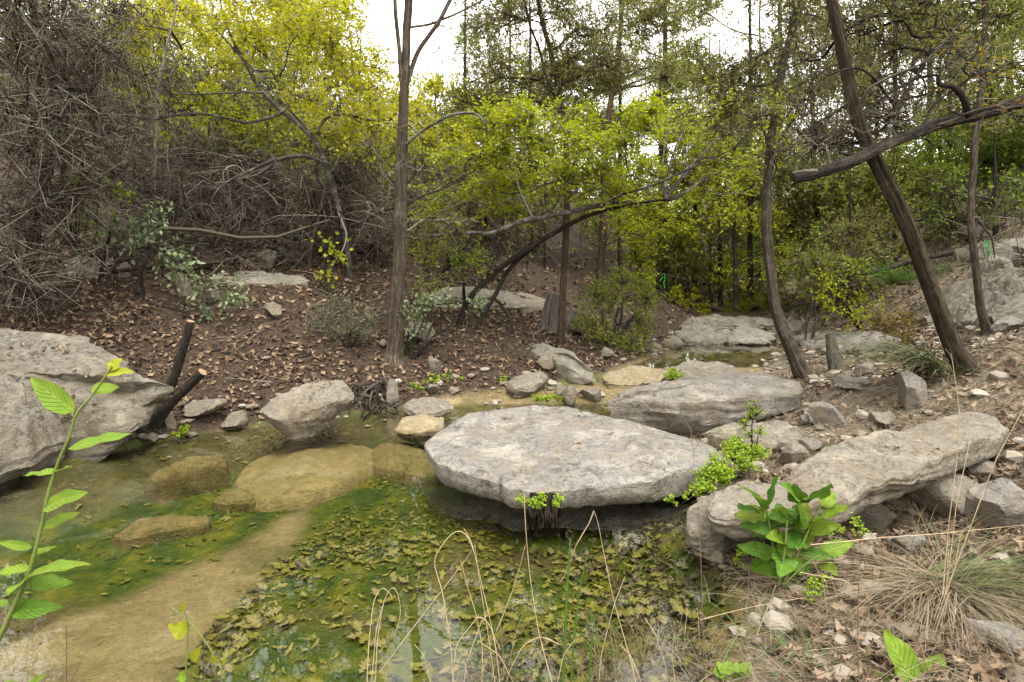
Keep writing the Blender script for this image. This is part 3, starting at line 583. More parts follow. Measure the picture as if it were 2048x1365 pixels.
def wet_cond(x, y, z, dl, dr, ins):
    s = sm(sdpoly(x, y, LEAFP), -.05, .12); s2 = np.zeros_like(x)
    for q in SPOLY: s2 = np.maximum(s2, inpoly(x, y, q))
    base = np.maximum(s, .10 + .3 * clump(x, y, 1.6, -.1, .4)) * (1 - .86 * s2)
    return np.where(ins & (y < 5), base * (.30 + .70 * clump(x, y, 2.2, -.4, .4)), 0)
dark_cond = lambda x, y, z, dl, dr, ins: wet_cond(x, y, z, dl, dr, ins) * np.clip(sm(2.35 - y + .25 * fbm(np.stack([x, y, 0 * x], -1) * 2, 3), 0, .5) + .8 * sm(x, .25, .75), 0, 1)
field(20000, -4, 1.4, 1.2, 5, lambda *a: wet_cond(*a) * (1 - .85 * np.clip(dark_cond(*a) / (wet_cond(*a) + 1e-6), 0, 1)), (.022, .07), M_litW, TF, 'leaf_litter', 'algae-stained olive leaves lying on the pool bed', .006, .22)
field(15000, -1.6, 1.4, 1.2, 4, dark_cond, (.03, .075), M_litD, TX, 'leaf_litter', 'muddy grey-brown leaves sunken at the near pool edge', .006, .28)
# the sunken leaves that show largest, one by one, as pieces of the bed
TB = []
for c, b_, w_ in ((.15, .2, 1), (-.2, .25, .85), (.25, -.15, 1.1), (.1, .4, .95)):
    V, Fc = leaf_template(FULL, c, b_, w_); mm = bpy.data.meshes.new('oak_leaf'); mm.from_pydata(V.tolist(), [], Fc.tolist())
    for mt in (M_litW, M_litD): mm.materials.append(mt)
    TB.append(mm)
MATS = [mat_plain('leaf_olive', (.29, .25, .05), (.18, .16, .02), 14, .7, .2), mat_plain('leaf_tan', (.34, .28, .13), (.21, .17, .06), 14, .7, .2), mat_plain('leaf_brown', (.15, .11, .05), (.08, .06, .025), 14, .7, .2)]
TB = [[(lambda q: (q.materials.clear(), q.materials.append(mt), q)[2])(b0.copy()) for mt in MATS] for b0 in TB]
cnt = 0; tries = 0
while cnt < 230 and tries < 6000:
    tries += 1; x, y = rng.uniform(-1.6, 1.0), rng.uniform(1.6, 3.3)
    zq, dl, dr, ins = H(np.array([x]), np.array([y]), True)
    if wet_cond(np.array([x]), np.array([y]), zq, dl, dr, ins)[0] < rng.uniform(.1, .8): continue
    o = bpy.data.objects.new('oak_leaf', TB[rng.integers(4)][rng.choice(3, p=[.5, .35, .15])]); COL.objects.link(o); o.parent = ground
    s = rng.uniform(.05, .09); o.scale = (s, s, s); o.location = (x, y, zq[0] + .022)
    o.rotation_euler = (rng.normal() * .18, rng.normal() * .18, rng.uniform(0, 6.28)); cnt += 1

# leaves and crumbs caught on top of the rocks
mb = MB()
for key, cnt_ in (('big pale sloping', 150), ('largest flat grey', 16), ('long tan-grey', 16), ('thick grey wedge', 6), ('broad pale rock shelf', 120), ('large rough boulder', 120), ('pale boulder cut', 40), ('tilted grey slab', 16)):
    pts = next(v_ for k_, v_ in TOPS.items() if k_.startswith(key)); w_ = clump(pts[:, 0], pts[:, 1], 2.3, -.1, .5) + .03; w_ *= np.linalg.norm(pts[:, :2] - pts[:, :2].mean(0), axis=1)
    q = pts[rng.choice(len(pts), cnt_, p=w_ / w_.sum())] + rng.normal(size=(cnt_, 3)) * [.02, .02, 0]
    scatter(mb, q[:, 0], q[:, 1], q[:, 2] + .012, np.tile([0, 0, 1.0], (cnt_, 1)), rng.uniform(.02, .06, cnt_), TX, .12)
tag(mb.build('leaf_litter', M_litR, smooth=False), 'dry leaves caught on top of the slabs and boulders', 'leaf litter', kind='stuff')
# ---------------------------------------------------------------- trees
B_cedar = mat_bark('cedar_bark', (.21, .165, .12), (.045, .033, .023), (.40, .345, .275))
B_red = mat_bark('cedar_bark_reddish', (.17, .108, .070), (.040, .025, .017), (.29, .22, .16))
B_lean = mat_bark('cedar_bark_brown', (.15, .112, .074), (.032, .023, .015), (.27, .215, .15))
B_dark = mat_bark('dark_bark', (.075, .060, .048), (.022, .017, .014), (.15, .125, .10))
B_oak = mat_bark('oak_bark', (.16, .14, .115), (.045, .038, .03), (.32, .30, .26), lich=.6)
B_dead = mat_leaf('dead_twig', [(.030, .024, .017), (.07, .057, .042), (.135, .113, .086), (.30, .265, .205)], trans=.01, rough=.95, spec=.1)
B_dead2 = mat_leaf('dead_twig_dark', [(.022, .017, .012), (.05, .04, .029), (.095, .078, .057), (.155, .13, .098)], trans=.01, rough=.95, spec=.1)
B_pale = mat_plain('pale_twig', (.36, .33, .28), (.18, .16, .13), 3, .9, 0)
B_cut = mat_plain('sawn_wood', (.42, .30, .18), (.26, .17, .09), 20, .85, .3)
B_gwood = mat_bark('weathered_wood', (.30, .265, .225), (.10, .08, .065), (.46, .42, .37))
L_yel = mat_leaf('yellow_oak_leaf', [(.48, .50, .012), (.66, .63, .012), (.78, .72, .02), (.56, .60, .012)], trans=.5)
L_lime = mat_leaf('lime_oak_leaf', [(.34, .42, .012), (.52, .58, .014), (.64, .66, .018), (.42, .52, .012)], trans=.5)
L_green = mat_leaf('green_leaf', [(.13, .20, .016), (.24, .35, .026), (.36, .46, .04), (.20, .30, .026)], trans=.45)
L_jun = mat_leaf('juniper_spray', [(.11, .125, .026), (.20, .21, .045), (.29, .29, .065), (.39, .36, .10)], trans=.45)
L_jun2 = mat_leaf('juniper_spray_green', [(.12, .165, .02), (.24, .29, .036), (.35, .40, .05), (.46, .49, .075)], trans=.48)
L_silver = mat_leaf('silvery_leaf', [(.15, .21, .09), (.26, .34, .17), (.38, .45, .27), (.24, .32, .12)], trans=.35)
L_fern = mat_leaf('fern_leaflet', [(.24, .40, .014), (.40, .60, .018), (.54, .70, .03), (.32, .50, .016)], trans=.5)
L_rust = mat_leaf('rusty_leaf', [(.30, .18, .03), (.40, .28, .04), (.28, .26, .03)], trans=.5)

WS = .54
def trunk(pts, Y=None, dY=0.0, K=60, flare=1.45, sink=.15, wig=.012):
    if Y is None: Y = PG(pts[0][0], pts[0][1])[1]
    n = len(pts); P = []; R = []
    acc = np.cumsum([0] + [math.hypot(pts[i+1][0]-pts[i][0], pts[i+1][1]-pts[i][1]) for i in range(n-1)]); acc = acc / acc[-1]
    for (px, py, wd), f in zip(pts, acc):
        yy = Y + dY * f; d = ray(px, py); P.append(EYE + d * (yy / d[1])); R.append(wd * .5 * WS / FPX * yy / d[1])
    P = np.array(P); R = np.array(R)
    if sink: P = np.vstack([P[0] + [0, 0, -sink], P]); R = np.concatenate([[R[0] * flare], R])
    Q = catmull(np.column_stack([P, R]), K); Pp = Q[:, :3]
    Pp = Pp + (wig * fbm(Pp[:, None, :] * 2 + np.array([[[0, 0, 0], [9, 0, 0], [0, 9, 0]]]), 2)) * np.minimum(1, np.arange(K) / 8)[:, None]
    return Pp, np.maximum(Q[:, 3], .002)
def add_trunk(T, name, PR, mat, m=16, flute=.10, cap=False):
    mb = MB(); tubes(mb, PR[0], PR[1], m, flute, cap); return mb.build(name, mat, T, bark=True)
def foliage_points(tw, n_leaf, spread):
    Nn = len(tw); idx = np.repeat(np.arange(Nn), n_leaf); t = rng.uniform(.1, 1, len(idx)); p, d = along(tw, idx, t)
    return p + spread * rng.normal(size=p.shape), d
def crown(T, TP, blobs, limb_mat, twig_mat, leaf_mat, n_sub=12, n_twig=8, n_leaf=10, L=(.03, .05), ratio=.5, mode='flat', twl=(.15, .4), limb_r=.022, sag=.05, down=0.0, spread=.02, wig=.12, leafname='crown', sub_r=.007, twig_r=.0032, tK=3, sK=6):
    blobs = [b for b in blobs if not (1430 < b[0] < 1585 and -300 < b[1] < 95)]   # the open gap in the canopy over the pond
    TP = np.asarray(TP); C = np.array([PY(b[0], b[1], b[2]) if b[2] is not None else b[0] for b in blobs]); Rr = np.array([b[3:6] for b in blobs], float)
    w_ = np.array([b[6] if len(b) > 6 else 1.0 for b in blobs])
    S = []
    for c in C:
        d = np.linalg.norm(TP - c, axis=1) + 1.2 * np.maximum(0, TP[:, 2] - (c[2] - .15 * np.linalg.norm(TP[:, :2] - c[:2], axis=1))); S.append(TP[np.argmin(d)])
    S = np.array(S); Lb = lines(S, C, 10, wig * .7, sag)
    mb = MB(); tubes(mb, Lb, np.linspace(1, .45, 10)[None] * limb_r * np.clip(np.linalg.norm(C - S, axis=1), .4, 1.6)[:, None], 6)
    reps = np.maximum(1, (n_sub * w_).astype(int)); idx = np.repeat(np.arange(len(C)), reps); t = rng.uniform(.35, 1, len(idx)) ** .7
    s, d = along(Lb, idx, t); q = rdir(len(idx)) * (rng.uniform(0, 1, (len(idx), 1)) ** .45); e = C[idx] + q * Rr[idx]
    SB = lines(s, e, sK, wig, sag * .6); tubes(mb, SB, np.linspace(1, .4, sK)[None] * sub_r * rng.uniform(.7, 1.3, (len(SB), 1)), 3)
    LO = tag(mb.build('limbs', limb_mat, T, bark=True), kind='stuff'); WLOC[LO.name] = WLOC[T.name]
    idx = np.repeat(np.arange(len(SB)), n_twig); t = rng.uniform(.2, 1, len(idx)); s, d = along(SB, idx, t)
    dd = unit(d * .7 + rdir(len(idx)) * .9 + [0, 0, -down]); ln = rng.uniform(*twl, (len(idx), 1)); TW = lines(s, s + dd * ln, tK, wig, -down * .2)
    mb = MB(); tubes(mb, TW, np.linspace(1, .35, tK)[None] * twig_r * np.ones((len(TW), 1)), 3); tag(mb.build('twigs', twig_mat, LO), kind='stuff')
    if n_leaf:
        p, d = foliage_points(TW, n_leaf, spread); nn = len(p); ln = rng.uniform(*L, nn)
        if mode == 'flat': dl = unit(unit(d * [1, 1, .3]) + .8 * rng.normal(size=(nn, 3)) * [1, 1, .35]); nr = unit([0, 0, 1.0] + .45 * rng.normal(size=(nn, 3)))
        elif mode == 'spray': dl = unit(d + .6 * rng.normal(size=(nn, 3))); nr = rdir(nn)
        else: dl = unit(d + .9 * rng.normal(size=(nn, 3))); nr = unit([0, 0, .6] + .7 * rng.normal(size=(nn, 3)))
        mb = MB(); leaves(mb, p, dl, nr, ln, ratio); tag(mb.build(leafname, leaf_mat, T), kind='stuff')
    return Lb, SB, TW
def tree(name, label, pts, cat='tree', mat=None, Y=None, dY=0, m=16, K=60, flute=.10, group=None, cap=False, flare=1.45, sink=.15):
    PR = trunk(pts, Y, dY, K, flare, sink); b = PR[0][0].copy(); T = thing(name, b, label, cat, group); add_trunk(T, 'trunk', PR, mat or B_cedar, m, flute, cap)
    return T, PR[0], PR
def limb(T, pts, Ys, mat, m=8, K=28, name='branch', flute=.08, wig=.02):
    P = np.array([PY(p[0], p[1], y) for p, y in zip(pts, Ys)]); R = np.array([p[2] * .5 * WS / FPX * y for p, y in zip(pts, Ys)])
    Q = catmull(np.column_stack([P, R]), K); Pp = Q[:, :3] + wig * fbm(Q[:, None, :3] * 2.5 + np.array([[[0, 0, 0], [9, 0, 0], [0, 9, 0]]]), 2)
    mb = MB(); tubes(mb, Pp, np.maximum(Q[:, 3], .002), m, flute); mb.build(name, mat, T, bark=True); return Pp

# tall cedar beside the leafy bank
T, TP, PR = tree('cedar_tree', 'tall straight cedar with peeling bark rising from the leafy bank', [(788,716,84),(790,700,60),(793,640,49),(797,540,45),(800,450,43),(803,330,38),(806,240,36),(810,150,33),(814,60,28),(818,-60,26),(822,-260,20),(826,-460,12)], mat=B_cedar, m=44, K=150, flute=.2)
Yc = TP[10][1]
a1 = limb(T, [(803,165,20),(797,110,15),(793,50,14),(789,-40,12),(780,-200,8)], [Yc-.02,Yc-.08,Yc-.1,Yc-.15,Yc-.2], B_cedar)
a2 = limb(T, [(812,175,20),(830,120,17),(862,60,15),(895,10,14),(925,-50,12),(960,-160,8)], [Yc,Yc+.05,Yc+.1,Yc+.15,Yc+.2,Yc+.3], B_cedar)
a3 = limb(T, [(816,55,9),(870,42,8),(930,20,7),(970,-5,5)], [Yc,Yc+.2,Yc+.35,Yc+.5], B_cedar)
a4 = limb(T, [(815,292,12),(850,258,11),(900,230,10),(945,228,9),(968,245,6),(975,270,4)], [Yc,Yc-.05,Yc-.1,Yc-.15,Yc-.2,Yc-.2], B_oak)
a5 = limb(T, [(790,412,10),(750,430,9),(712,448,7)], [Yc,Yc-.05,Yc-.12], B_dark)
a6 = limb(T, [(815,405,9),(850,390,7),(900,372,5),(950,340,3)], [Yc,Yc+.1,Yc+.25,Yc+.4], B_dark)
TPx = np.vstack([TP[60:], a1, a2, a3])
crown(T, TPx, [(960,-170,Yc+.3,.5,.6,.4),(640,-260,Yc,.7,.8,.5),(690,-120,Yc+.2,.4,.5,.3)], B_cedar, B_dead, L_jun, n_sub=16, n_twig=9, n_leaf=10, L=(.04, .08), ratio=.22, mode='spray')
crown(T, TP[20:70], [(740,420,Yc-.1,.3,.3,.3),(880,440,Yc,.4,.3,.3),(860,330,Yc,.4,.3,.3),(740,300,Yc,.4,.3,.3)], B_dead, B_dead, None, n_sub=9, n_twig=7, n_leaf=0)

# leaning cedar and the log hung on it
T, TP, PR = tree('cedar_tree', 'leaning brown cedar propping the hung log', [(1934,746,90),(1922,722,66),(1905,690,57),(1868,590,52),(1835,500,50),(1790,400,48),(1745,310,46),(1718,240,42),(1697,150,40),(1680,70,38),(1662,-10,36),(1640,-150,30),(1620,-320,20)], mat=B_lean, m=44, K=150, flute=.2)
Yl = TP[10][1]
l1 = limb(T, [(1720,270,14),(1765,260,12),(1800,205,10),(1835,150,9),(1862,90,8),(1875,0,7),(1880,-120,4)], [Yl,Yl+.1,Yl+.2,Yl+.3,Yl+.35,Yl+.4,Yl+.5], B_dark)
l2 = limb(T, [(1712,230,12),(1740,180,10),(1790,150,9),(1850,120,8),(1920,40,6)], [Yl,Yl-.1,Yl-.15,Yl-.2,Yl-.3], B_dead)
l3 = limb(T, [(1790,215,9),(1755,165,8),(1720,135,7),(1660,150,5)], [Yl+.15,Yl+.05,Yl-.05,Yl-.1], B_dark)
TPx = np.vstack([TP[50:], l1, l2])
crown(T, TPx, [(1640,-130,Yl,.8,.5,.5),(1750,-160,Yl+.3,.9,.6,.5),(1880,-120,Yl,.7,.5,.4),(1680,-260,Yl,.8,.8,.5),(1750,30,Yl+.5,.5,.5,.3,.6)], B_dead, B_dead2, L_jun, n_sub=16, n_twig=9, n_leaf=8, L=(.04, .08), ratio=.22, mode='spray')
crown(T, TPx, [(1620,220,Yl+.5,.45,.3,.35),(1600,120,Yl+.6,.45,.3,.35),(1710,60,Yl+.6,.4,.3,.3),(1780,120,Yl+.6,.5,.3,.35),(1850,190,Yl+.6,.45,.3,.3),(1900,80,Yl+.6,.5,.3,.35),(1820,20,Yl+.6,.5,.3,.35),(1950,140,Yl+.8,.5,.3,.3),(1650,290,Yl+.5,.35,.2,.2)], B_dead2, B_dead, L_jun, n_sub=8, n_twig=8, n_leaf=2, L=(.03, .07), ratio=.2, mode='spray', twl=(.12, .4), wig=.2, down=.1, twig_r=.0026, sub_r=.005)
Lg, TPl, PR = (lambda r: r)(tree('fallen_log', 'broken dead cedar log hung across the leaning cedar', [(1588,358,30),(1640,342,34),(1710,320,38),(1760,298,40),(1830,266,38),(1900,240,40),(1980,222,42),(2060,202,42),(2200,165,44)], cat='log', mat=B_dark, Y=Yl - .25, dY=.35, m=36, K=110, flute=.3, cap=True, flare=1.0, sink=0))
limb(Lg, [(1936,228,26),(1922,195,22),(1898,175,18),(1872,170,13),(1868,152,9),(1820,165,8),(1740,210,7),(1690,245,6),(1640,300,5)], [Yl-.15,Yl-.2,Yl-.25,Yl-.3,Yl-.32,Yl-.35,Yl-.4,Yl-.45,Yl-.5], B_dark, K=50)
limb(Lg, [(2260,900,70),(2245,620,58),(2225,400,52),(2205,240,48),(2192,165,44),(2186,120,20)], [Yl+.1]*6, B_dark, m=20, K=50, name='standing_trunk', flute=.2)
limb(Lg, [(1630,346,14),(1605,345,12),(1582,347,9)], [Yl-.28,Yl-.32,Yl-.36], B_gwood, K=10)
crown(Lg, TPl[10:50], [(1680,280,Yl+.1,.3,.2,.2),(1740,225,Yl+.1,.3,.2,.2),(1640,250,Yl+.1,.3,.2,.2),(1800,225,Yl+.1,.3,.2,.2),(1600,300,Yl,.2,.15,.12)], B_dead2, B_dead, None, n_sub=8, n_twig=7, n_leaf=0, wig=.22, twl=(.1, .3), down=.15, twig_r=.0026, sub_r=.005)
crown(Lg, TPl[36:62], [(1960,120,Yl-.2,.4,.35,.2),(2010,200,Yl-.3,.3,.25,.15)], B_dead2, B_dead, L_rust, n_sub=6, n_twig=4, n_leaf=3, L=(.03, .05))

# thin leaning tree at the pond edge
T, TP, PR = tree('cedar_tree', 'slender curved cedar at the pond edge beside the wedge-shaped slab', [(1612,756,92),(1598,732,58),(1580,690,44),(1556,630,36),(1543,560,34),(1532,470,32),(1532,400,29),(1540,300,28),(1552,210,26),(1570,120,26),(1588,40,24),(1600,-60,20),(1615,-220,14)], mat=B_cedar, m=36, K=140, flute=.2)
Yt = TP[10][1]
limb(T, [(1558,190,12),(1600,170,9),(1640,150,7),(1690,110,4)], [Yt,Yt+.1,Yt+.15,Yt+.2], B_dead)
crown(T, TP[45:], [(1500,120,Yt+.3,.6,.6,.5),(1420,160,Yt+.6,.6,.6,.5),(1590,-60,Yt,.6,.6,.5),(1500,10,Yt+.4,.5,.5,.35),(1440,230,Yt+.6,.5,.5,.4),(1640,-160,Yt,.8,.8,.6),(1600,40,Yt+.8,.5,.5,.4)], B_cedar, B_dead2, L_jun, n_sub=14, n_twig=9, n_leaf=11, L=(.04, .08), ratio=.22, mode='spray')
crown(T, TP[40:80], [(1590,180,Yt,.45,.5,.4),(1560,300,Yt,.4,.3,.3),(1640,120,Yt,.5,.4,.4),(1500,240,Yt,.35,.3,.3)], B_dead, B_dead, L_jun, n_sub=10, n_twig=7, n_leaf=3, wig=.2, L=(.03, .07), ratio=.2, mode='spray', twig_r=.0026, sub_r=.005)

# thin tree on the rocky slope
T, TP, PR = tree('cedar_tree', 'thin upright tree on the rocky slope behind the leaning cedar', [(1976,668,34),(1962,610,26),(1950,520,24),(1943,430,22),(1948,330,22),(1956,240,22),(1966,150,20),(1972,60,18),(1970,-40,16),(1960,-200,10)], mat=B_cedar, m=16, K=80)
Ys = TP[8][1]
crown(T, TP[50:], [(1900,-80,Ys,.8,.7,.5),(2020,-60,Ys,.8,.7,.5),(2000,40,Ys+.5,.8,.5,.4),(1900,40,Ys+.8,.6,.5,.4),(2080,120,Ys,.7,.6,.4)], B_cedar, B_dead2, L_jun2, n_sub=14, n_twig=8, n_leaf=9, L=(.05, .09), ratio=.24, mode='spray')
limb(T, [(1952,440,9),(1966,460,8),(1978,480,6),(1985,520,4)], [Ys,Ys-.1,Ys-.15,Ys-.2], B_dark, K=14)

# mid cedars by the stump
T, TP, PR = tree('cedar_tree', 'reddish cedar growing just in front of the grey stump', [(1121,690,32),(1124,620,26),(1128,540,25),(1131,460,24),(1133,380,22),(1131,280,20),(1122,200,18),(1105,120,17),(1085,40,16),(1070,-40,15),(1055,-180,10)], mat=B_red, m=18, K=90)
Ym = TP[8][1]
limb(T, [(1131,235,11),(1100,170,10),(1082,110,9),(1060,50,8),(1045,-20,7)], [Ym,Ym-.1,Ym-.1,Ym-.15,Ym-.2], B_dark)
crown(T, TP[45:], [(980,130,Ym,.6,.55,.5),(1060,160,Ym+.2,.6,.5,.5),(1150,120,Ym,.65,.6,.5),(1010,30,Ym,.7,.6,.5),(1130,10,Ym-.2,.7,.5,.5),(1220,60,Ym,.6,.6,.5),(1250,150,Ym+.3,.5,.5,.4),(940,210,Ym+.4,.45,.4,.4),(1050,-120,Ym,1,.8,.7),(1140,-130,Ym-.3,.8,.8,.6)], B_dark, B_dead2, L_jun, n_sub=14, n_twig=9, n_leaf=11, L=(.04, .08), ratio=.22, mode='spray')
T, TP, PR = tree('cedar_tree', 'dark reddish cedar trunk farther back behind the green shrub', [(1196,600,34),(1200,540,30),(1206,470,29),(1208,400,26),(1210,300,24),(1225,180,20),(1240,60,16),(1245,-60,12)], mat=B_red, m=16, K=70, Y=11.2)
crown(T, TP[35:], [(1300,60,11.2,1,1,.8),(1200,100,11.4,.9,.9,.8),(1350,160,11,.9,.7,.7),(1230,-40,11,1.0,1,.8),(1310,30,11,.9,1,.6)], B_dark, B_dead2, L_jun, n_sub=14, n_twig=9, n_leaf=10, L=(.06, .12), ratio=.22, mode='spray')
crown(T, TP[10:40], [(1290,480,11,.7,.4,.4),(1240,420,10.8,.6,.4,.4),(1330,400,11,.6,.5,.4)], B_dark, B_dead2, L_lime, n_sub=9, n_twig=7, n_leaf=8, L=(.04, .07))

# the arching oak with lime leaves
T, TP, PR = tree('oak_tree', 'arching lime-leaved oak on crossed dark stems', [(917,652,22),(938,602,21),(975,560,20),(1020,522,20),(1072,488,20),(1120,460,18),(1175,434,15),(1250,412,11),(1330,400,8)], mat=B_dark, m=12, K=70, dY=-.2)
Yo = TP[6][1]
o1 = limb(T, [(938,690,20),(960,640,18),(985,600,17),(1010,555,15),(1045,515,14),(1075,485,13)], [Yo-.1,Yo-.05,Yo,Yo,Yo,Yo], B_dark, name='stem')
o2 = limb(T, [(1028,668,10),(1022,640,10),(1005,612,11),(985,598,12)], [Yo-.1,Yo-.05,Yo,Yo], B_dark, name='stem')
o3 = limb(T, [(1270,402,10),(1200,412,15),(1140,424,17),(1085,435,18),(1040,446,18),(1010,458,18),(980,468,16),(930,468,12),(880,472,9),(845,478,6)], [Yo-.3,Yo-.35,Yo-.4,Yo-.45,Yo-.5,Yo-.5,Yo-.52,Yo-.55,Yo-.6,Yo-.6], B_oak, K=50)
o4 = limb(T, [(1098,432,12),(1115,405,10),(1135,385,10),(1156,380,10),(1150,365,8),(1105,368,6),(1060,385,4)], [Yo-.4,Yo-.45,Yo-.5,Yo-.5,Yo-.5,Yo-.5,Yo-.5], B_oak, K=34)
o5 = limb(T, [(1070,440,7),(1055,410,6),(1040,380,6),(1030,340,5),(1010,290,4)], [Yo-.45,Yo-.4,Yo-.4,Yo-.35,Yo-.3], B_pale)
o6 = limb(T, [(1200,412,9),(1260,385,9),(1330,360,8),(1400,330,6),(1470,300,4)], [Yo-.35,Yo-.5,Yo-.6,Yo-.7,Yo-.8], B_oak)
o7 = limb(T, [(1072,488,7),(1085,500,6),(1110,520,5),(1125,560,4),(1120,600,3)], [Yo,Yo,Yo-.1,Yo-.1,Yo-.1], B_dead)
o8 = limb(T, [(985,598,8),(960,600,7),(900,608,6),(850,612,5)], [Yo,Yo-.05,Yo-.1,Yo-.15], B_dark)
AX = np.vstack([TP[30:], o3, o4, o5, o6])
bl = [(930,320),(1010,300),(1090,290),(1170,280),(1250,275),(1330,270),(1410,290),(1480,320),(960,380),(1040,370),(1120,350),(1200,340),(1290,335),(1440,370),(1510,350),(980,240),(1070,230),(1150,220),(1290,215),(1370,230),(1460,240),(1000,420),(1220,390),(900,400),(1540,290)]
crown(T, AX, [(x, y, Yo + (rng.uniform(-1.0, .5) if x < 1300 else rng.uniform(1.2, 2.2)), .42 if x < 1300 else .55, .45, .13 if x < 1300 else .17) for x, y in bl], B_oak, B_pale, L_lime, n_sub=9, n_twig=7, n_leaf=13, L=(.035, .065), ratio=.55, mode='flat', twl=(.12, .32), limb_r=.011, sag=.06)
crown(T, AX, [(860,430,Yo-.5,.3,.3,.1),(920,450,Yo-.5,.3,.3,.1),(870,520,Yo-.3,.28,.25,.12),(830,480,Yo-.3,.2,.2,.1),(900,490,Yo-.4,.25,.2,.1),(950,520,Yo-.2,.2,.2,.1),(860,570,Yo-.3,.2,.2,.12)], B_oak, B_pale, L_lime, n_sub=6, n_twig=6, n_leaf=8, L=(.025, .045), ratio=.6, mode='flat', twl=(.1, .25), limb_r=.008)
crown(T, AX, [(1450,210,Yo-.8,.3,.3,.1),(1520,230,Yo-1,.25,.25,.1),(1560,210,Yo-1,.2,.2,.08),(1580,300,Yo-1,.15,.15,.08)], B_oak, B_pale, L_lime, n_sub=5, n_twig=4, n_leaf=7, L=(.035, .06), ratio=.55, limb_r=.008)

# the yellow oak on the hillside
T, TP, PR = tree('oak_tree', 'crooked yellow-leaved oak whose grey limbs arch over the brush', [(700,560,20),(692,480,21),(672,400,20),(652,330,20),(630,282,20),(590,240,17),(552,212,15),(515,170,13),(480,110,11),(450,40,9),(430,-60,6)], mat=B_oak, m=12, K=80)
Yw = TP[6][1]
w1 = limb(T, [(655,335,13),(625,318,13),(585,312,13),(545,322,12),(505,338,11),(465,358,9),(430,385,7),(415,430,5)], [Yw,Yw-.1,Yw-.2,Yw-.3,Yw-.4,Yw-.5,Yw-.6,Yw-.6], B_oak, K=40)
w2 = limb(T, [(636,268,11),(655,238,11),(690,230,10),(735,238,9),(780,248,7),(800,260,5)], [Yw,Yw-.1,Yw-.15,Yw-.2,Yw-.25,Yw-.3], B_oak, K=34)
w3 = limb(T, [(570,222,11),(540,235,10),(490,246,9),(430,232,9),(370,232,8),(310,238,7),(250,228,6),(190,200,4)], [Yw,Yw-.1,Yw-.2,Yw-.3,Yw-.4,Yw-.5,Yw-.6,Yw-.7], B_oak, K=44)
w4 = limb(T, [(530,180,9),(495,183,8),(450,188,7),(400,192,6),(350,190,4)], [Yw,Yw-.15,Yw-.3,Yw-.4,Yw-.5], B_oak)
w5 = limb(T, [(676,420,7),(684,445,7),(692,470,6),(684,505,6),(664,535,5),(650,575,4),(648,610,3)], [Yw-.1,Yw-.3,Yw-.35,Yw-.4,Yw-.4,Yw-.4,Yw-.4], B_pale, K=34)
w6 = limb(T, [(552,322,6),(530,340,6),(508,352,5),(470,358,4),(425,366,3)], [Yw-.3,Yw-.25,Yw-.2,Yw-.2,Yw-.2], B_pale)
w7 = limb(T, [(308,420,10),(308,300,9),(313,190,9),(330,120,8),(345,40,6),(352,-40,4)], [Yw-.4]*6, B_pale, name='stem')
w8 = limb(T, [(615,262,8),(560,200,7),(500,130,6),(440,70,5),(410,20,4)], [Yw-.2,Yw-.3,Yw-.4,Yw-.5,Yw-.5], B_oak)
AX = np.vstack([TP[30:], w2, w3, w4, w8, w7[10:]])
bl = [(850,240),(800,300),(870,290),(740,250),(700,270),(640,260),(240,40),(280,110),(300,40),(370,20),(330,100),(400,70),(460,40),(520,70),(580,60),(640,40),(540,120),(600,130),(470,130),(660,110),(700,150),(640,190),(720,220),(560,180),(660,70),(740,190),(420,140),(500,10),(600,0),(760,230),(610,230),(560,-40)]
crown(T, AX, [(x, y, Yw + rng.uniform(-.9, 1.6), .5, .5, .30) for x, y in bl], B_oak, B_pale, L_yel, n_sub=8, n_twig=7, n_leaf=9, L=(.035, .065), ratio=.6, mode='any', twl=(.12, .35), limb_r=.010, sag=.05)
crown(T, AX, [(190,90,Yw-.6,.14,.14,.07),(150,50,Yw-.6,.14,.14,.07),(215,105,Yw-.6,.12,.12,.05),(250,60,Yw-.4,.2,.2,.08),(270,150,Yw-.4,.15,.15,.07),(100,150,Yw-.8,.1,.1,.05)], B_oak, B_pale, L_yel, n_sub=4, n_twig=5, n_leaf=6, L=(.035, .06), ratio=.6, limb_r=.006)
# lime saplings behind
for (px, py, Y_, lab, bl) in [(860,560,10.5,'bright lime sapling behind the tall cedar',[(860,240),(900,280),(930,200),(850,300),(880,190),(960,260),(990,310),(820,230),(1010,220)]),
                              (470,430,10.2,'yellow-green leafy sapling behind the arching oak limbs',[(430,250),(480,230),(510,270),(450,290),(400,270),(540,250),(560,290),(420,210)]),
                              (1365,560,13.5,'pale yellow-green tree across the creek beyond the dark ledge',[(1330,330),(1370,400),(1410,340),(1350,470),(1400,440),(1330,250),(1440,280),(1390,520),(1300,420)])]:
    T, TP, PR = tree('oak_sapling', lab, [(px,py,10),(px+8,py-90,9),(px-4,py-200,8),(px+12,py-300,6),(px+6,py-400,4)], mat=B_oak, Y=Y_, m=7, K=40)
    k = Y_ / 8
    crown(T, TP[8:], [(x, y, Y_ + rng.uniform(-.8, .8), .5 * k, .5, .3 * k) for x, y in bl], B_oak, B_pale, L_lime if px != 860 else L_yel, n_sub=9, n_twig=7, n_leaf=8, L=(.04 * k, .07 * k), ratio=.6, mode='any', twl=(.15, .4), limb_r=.009)

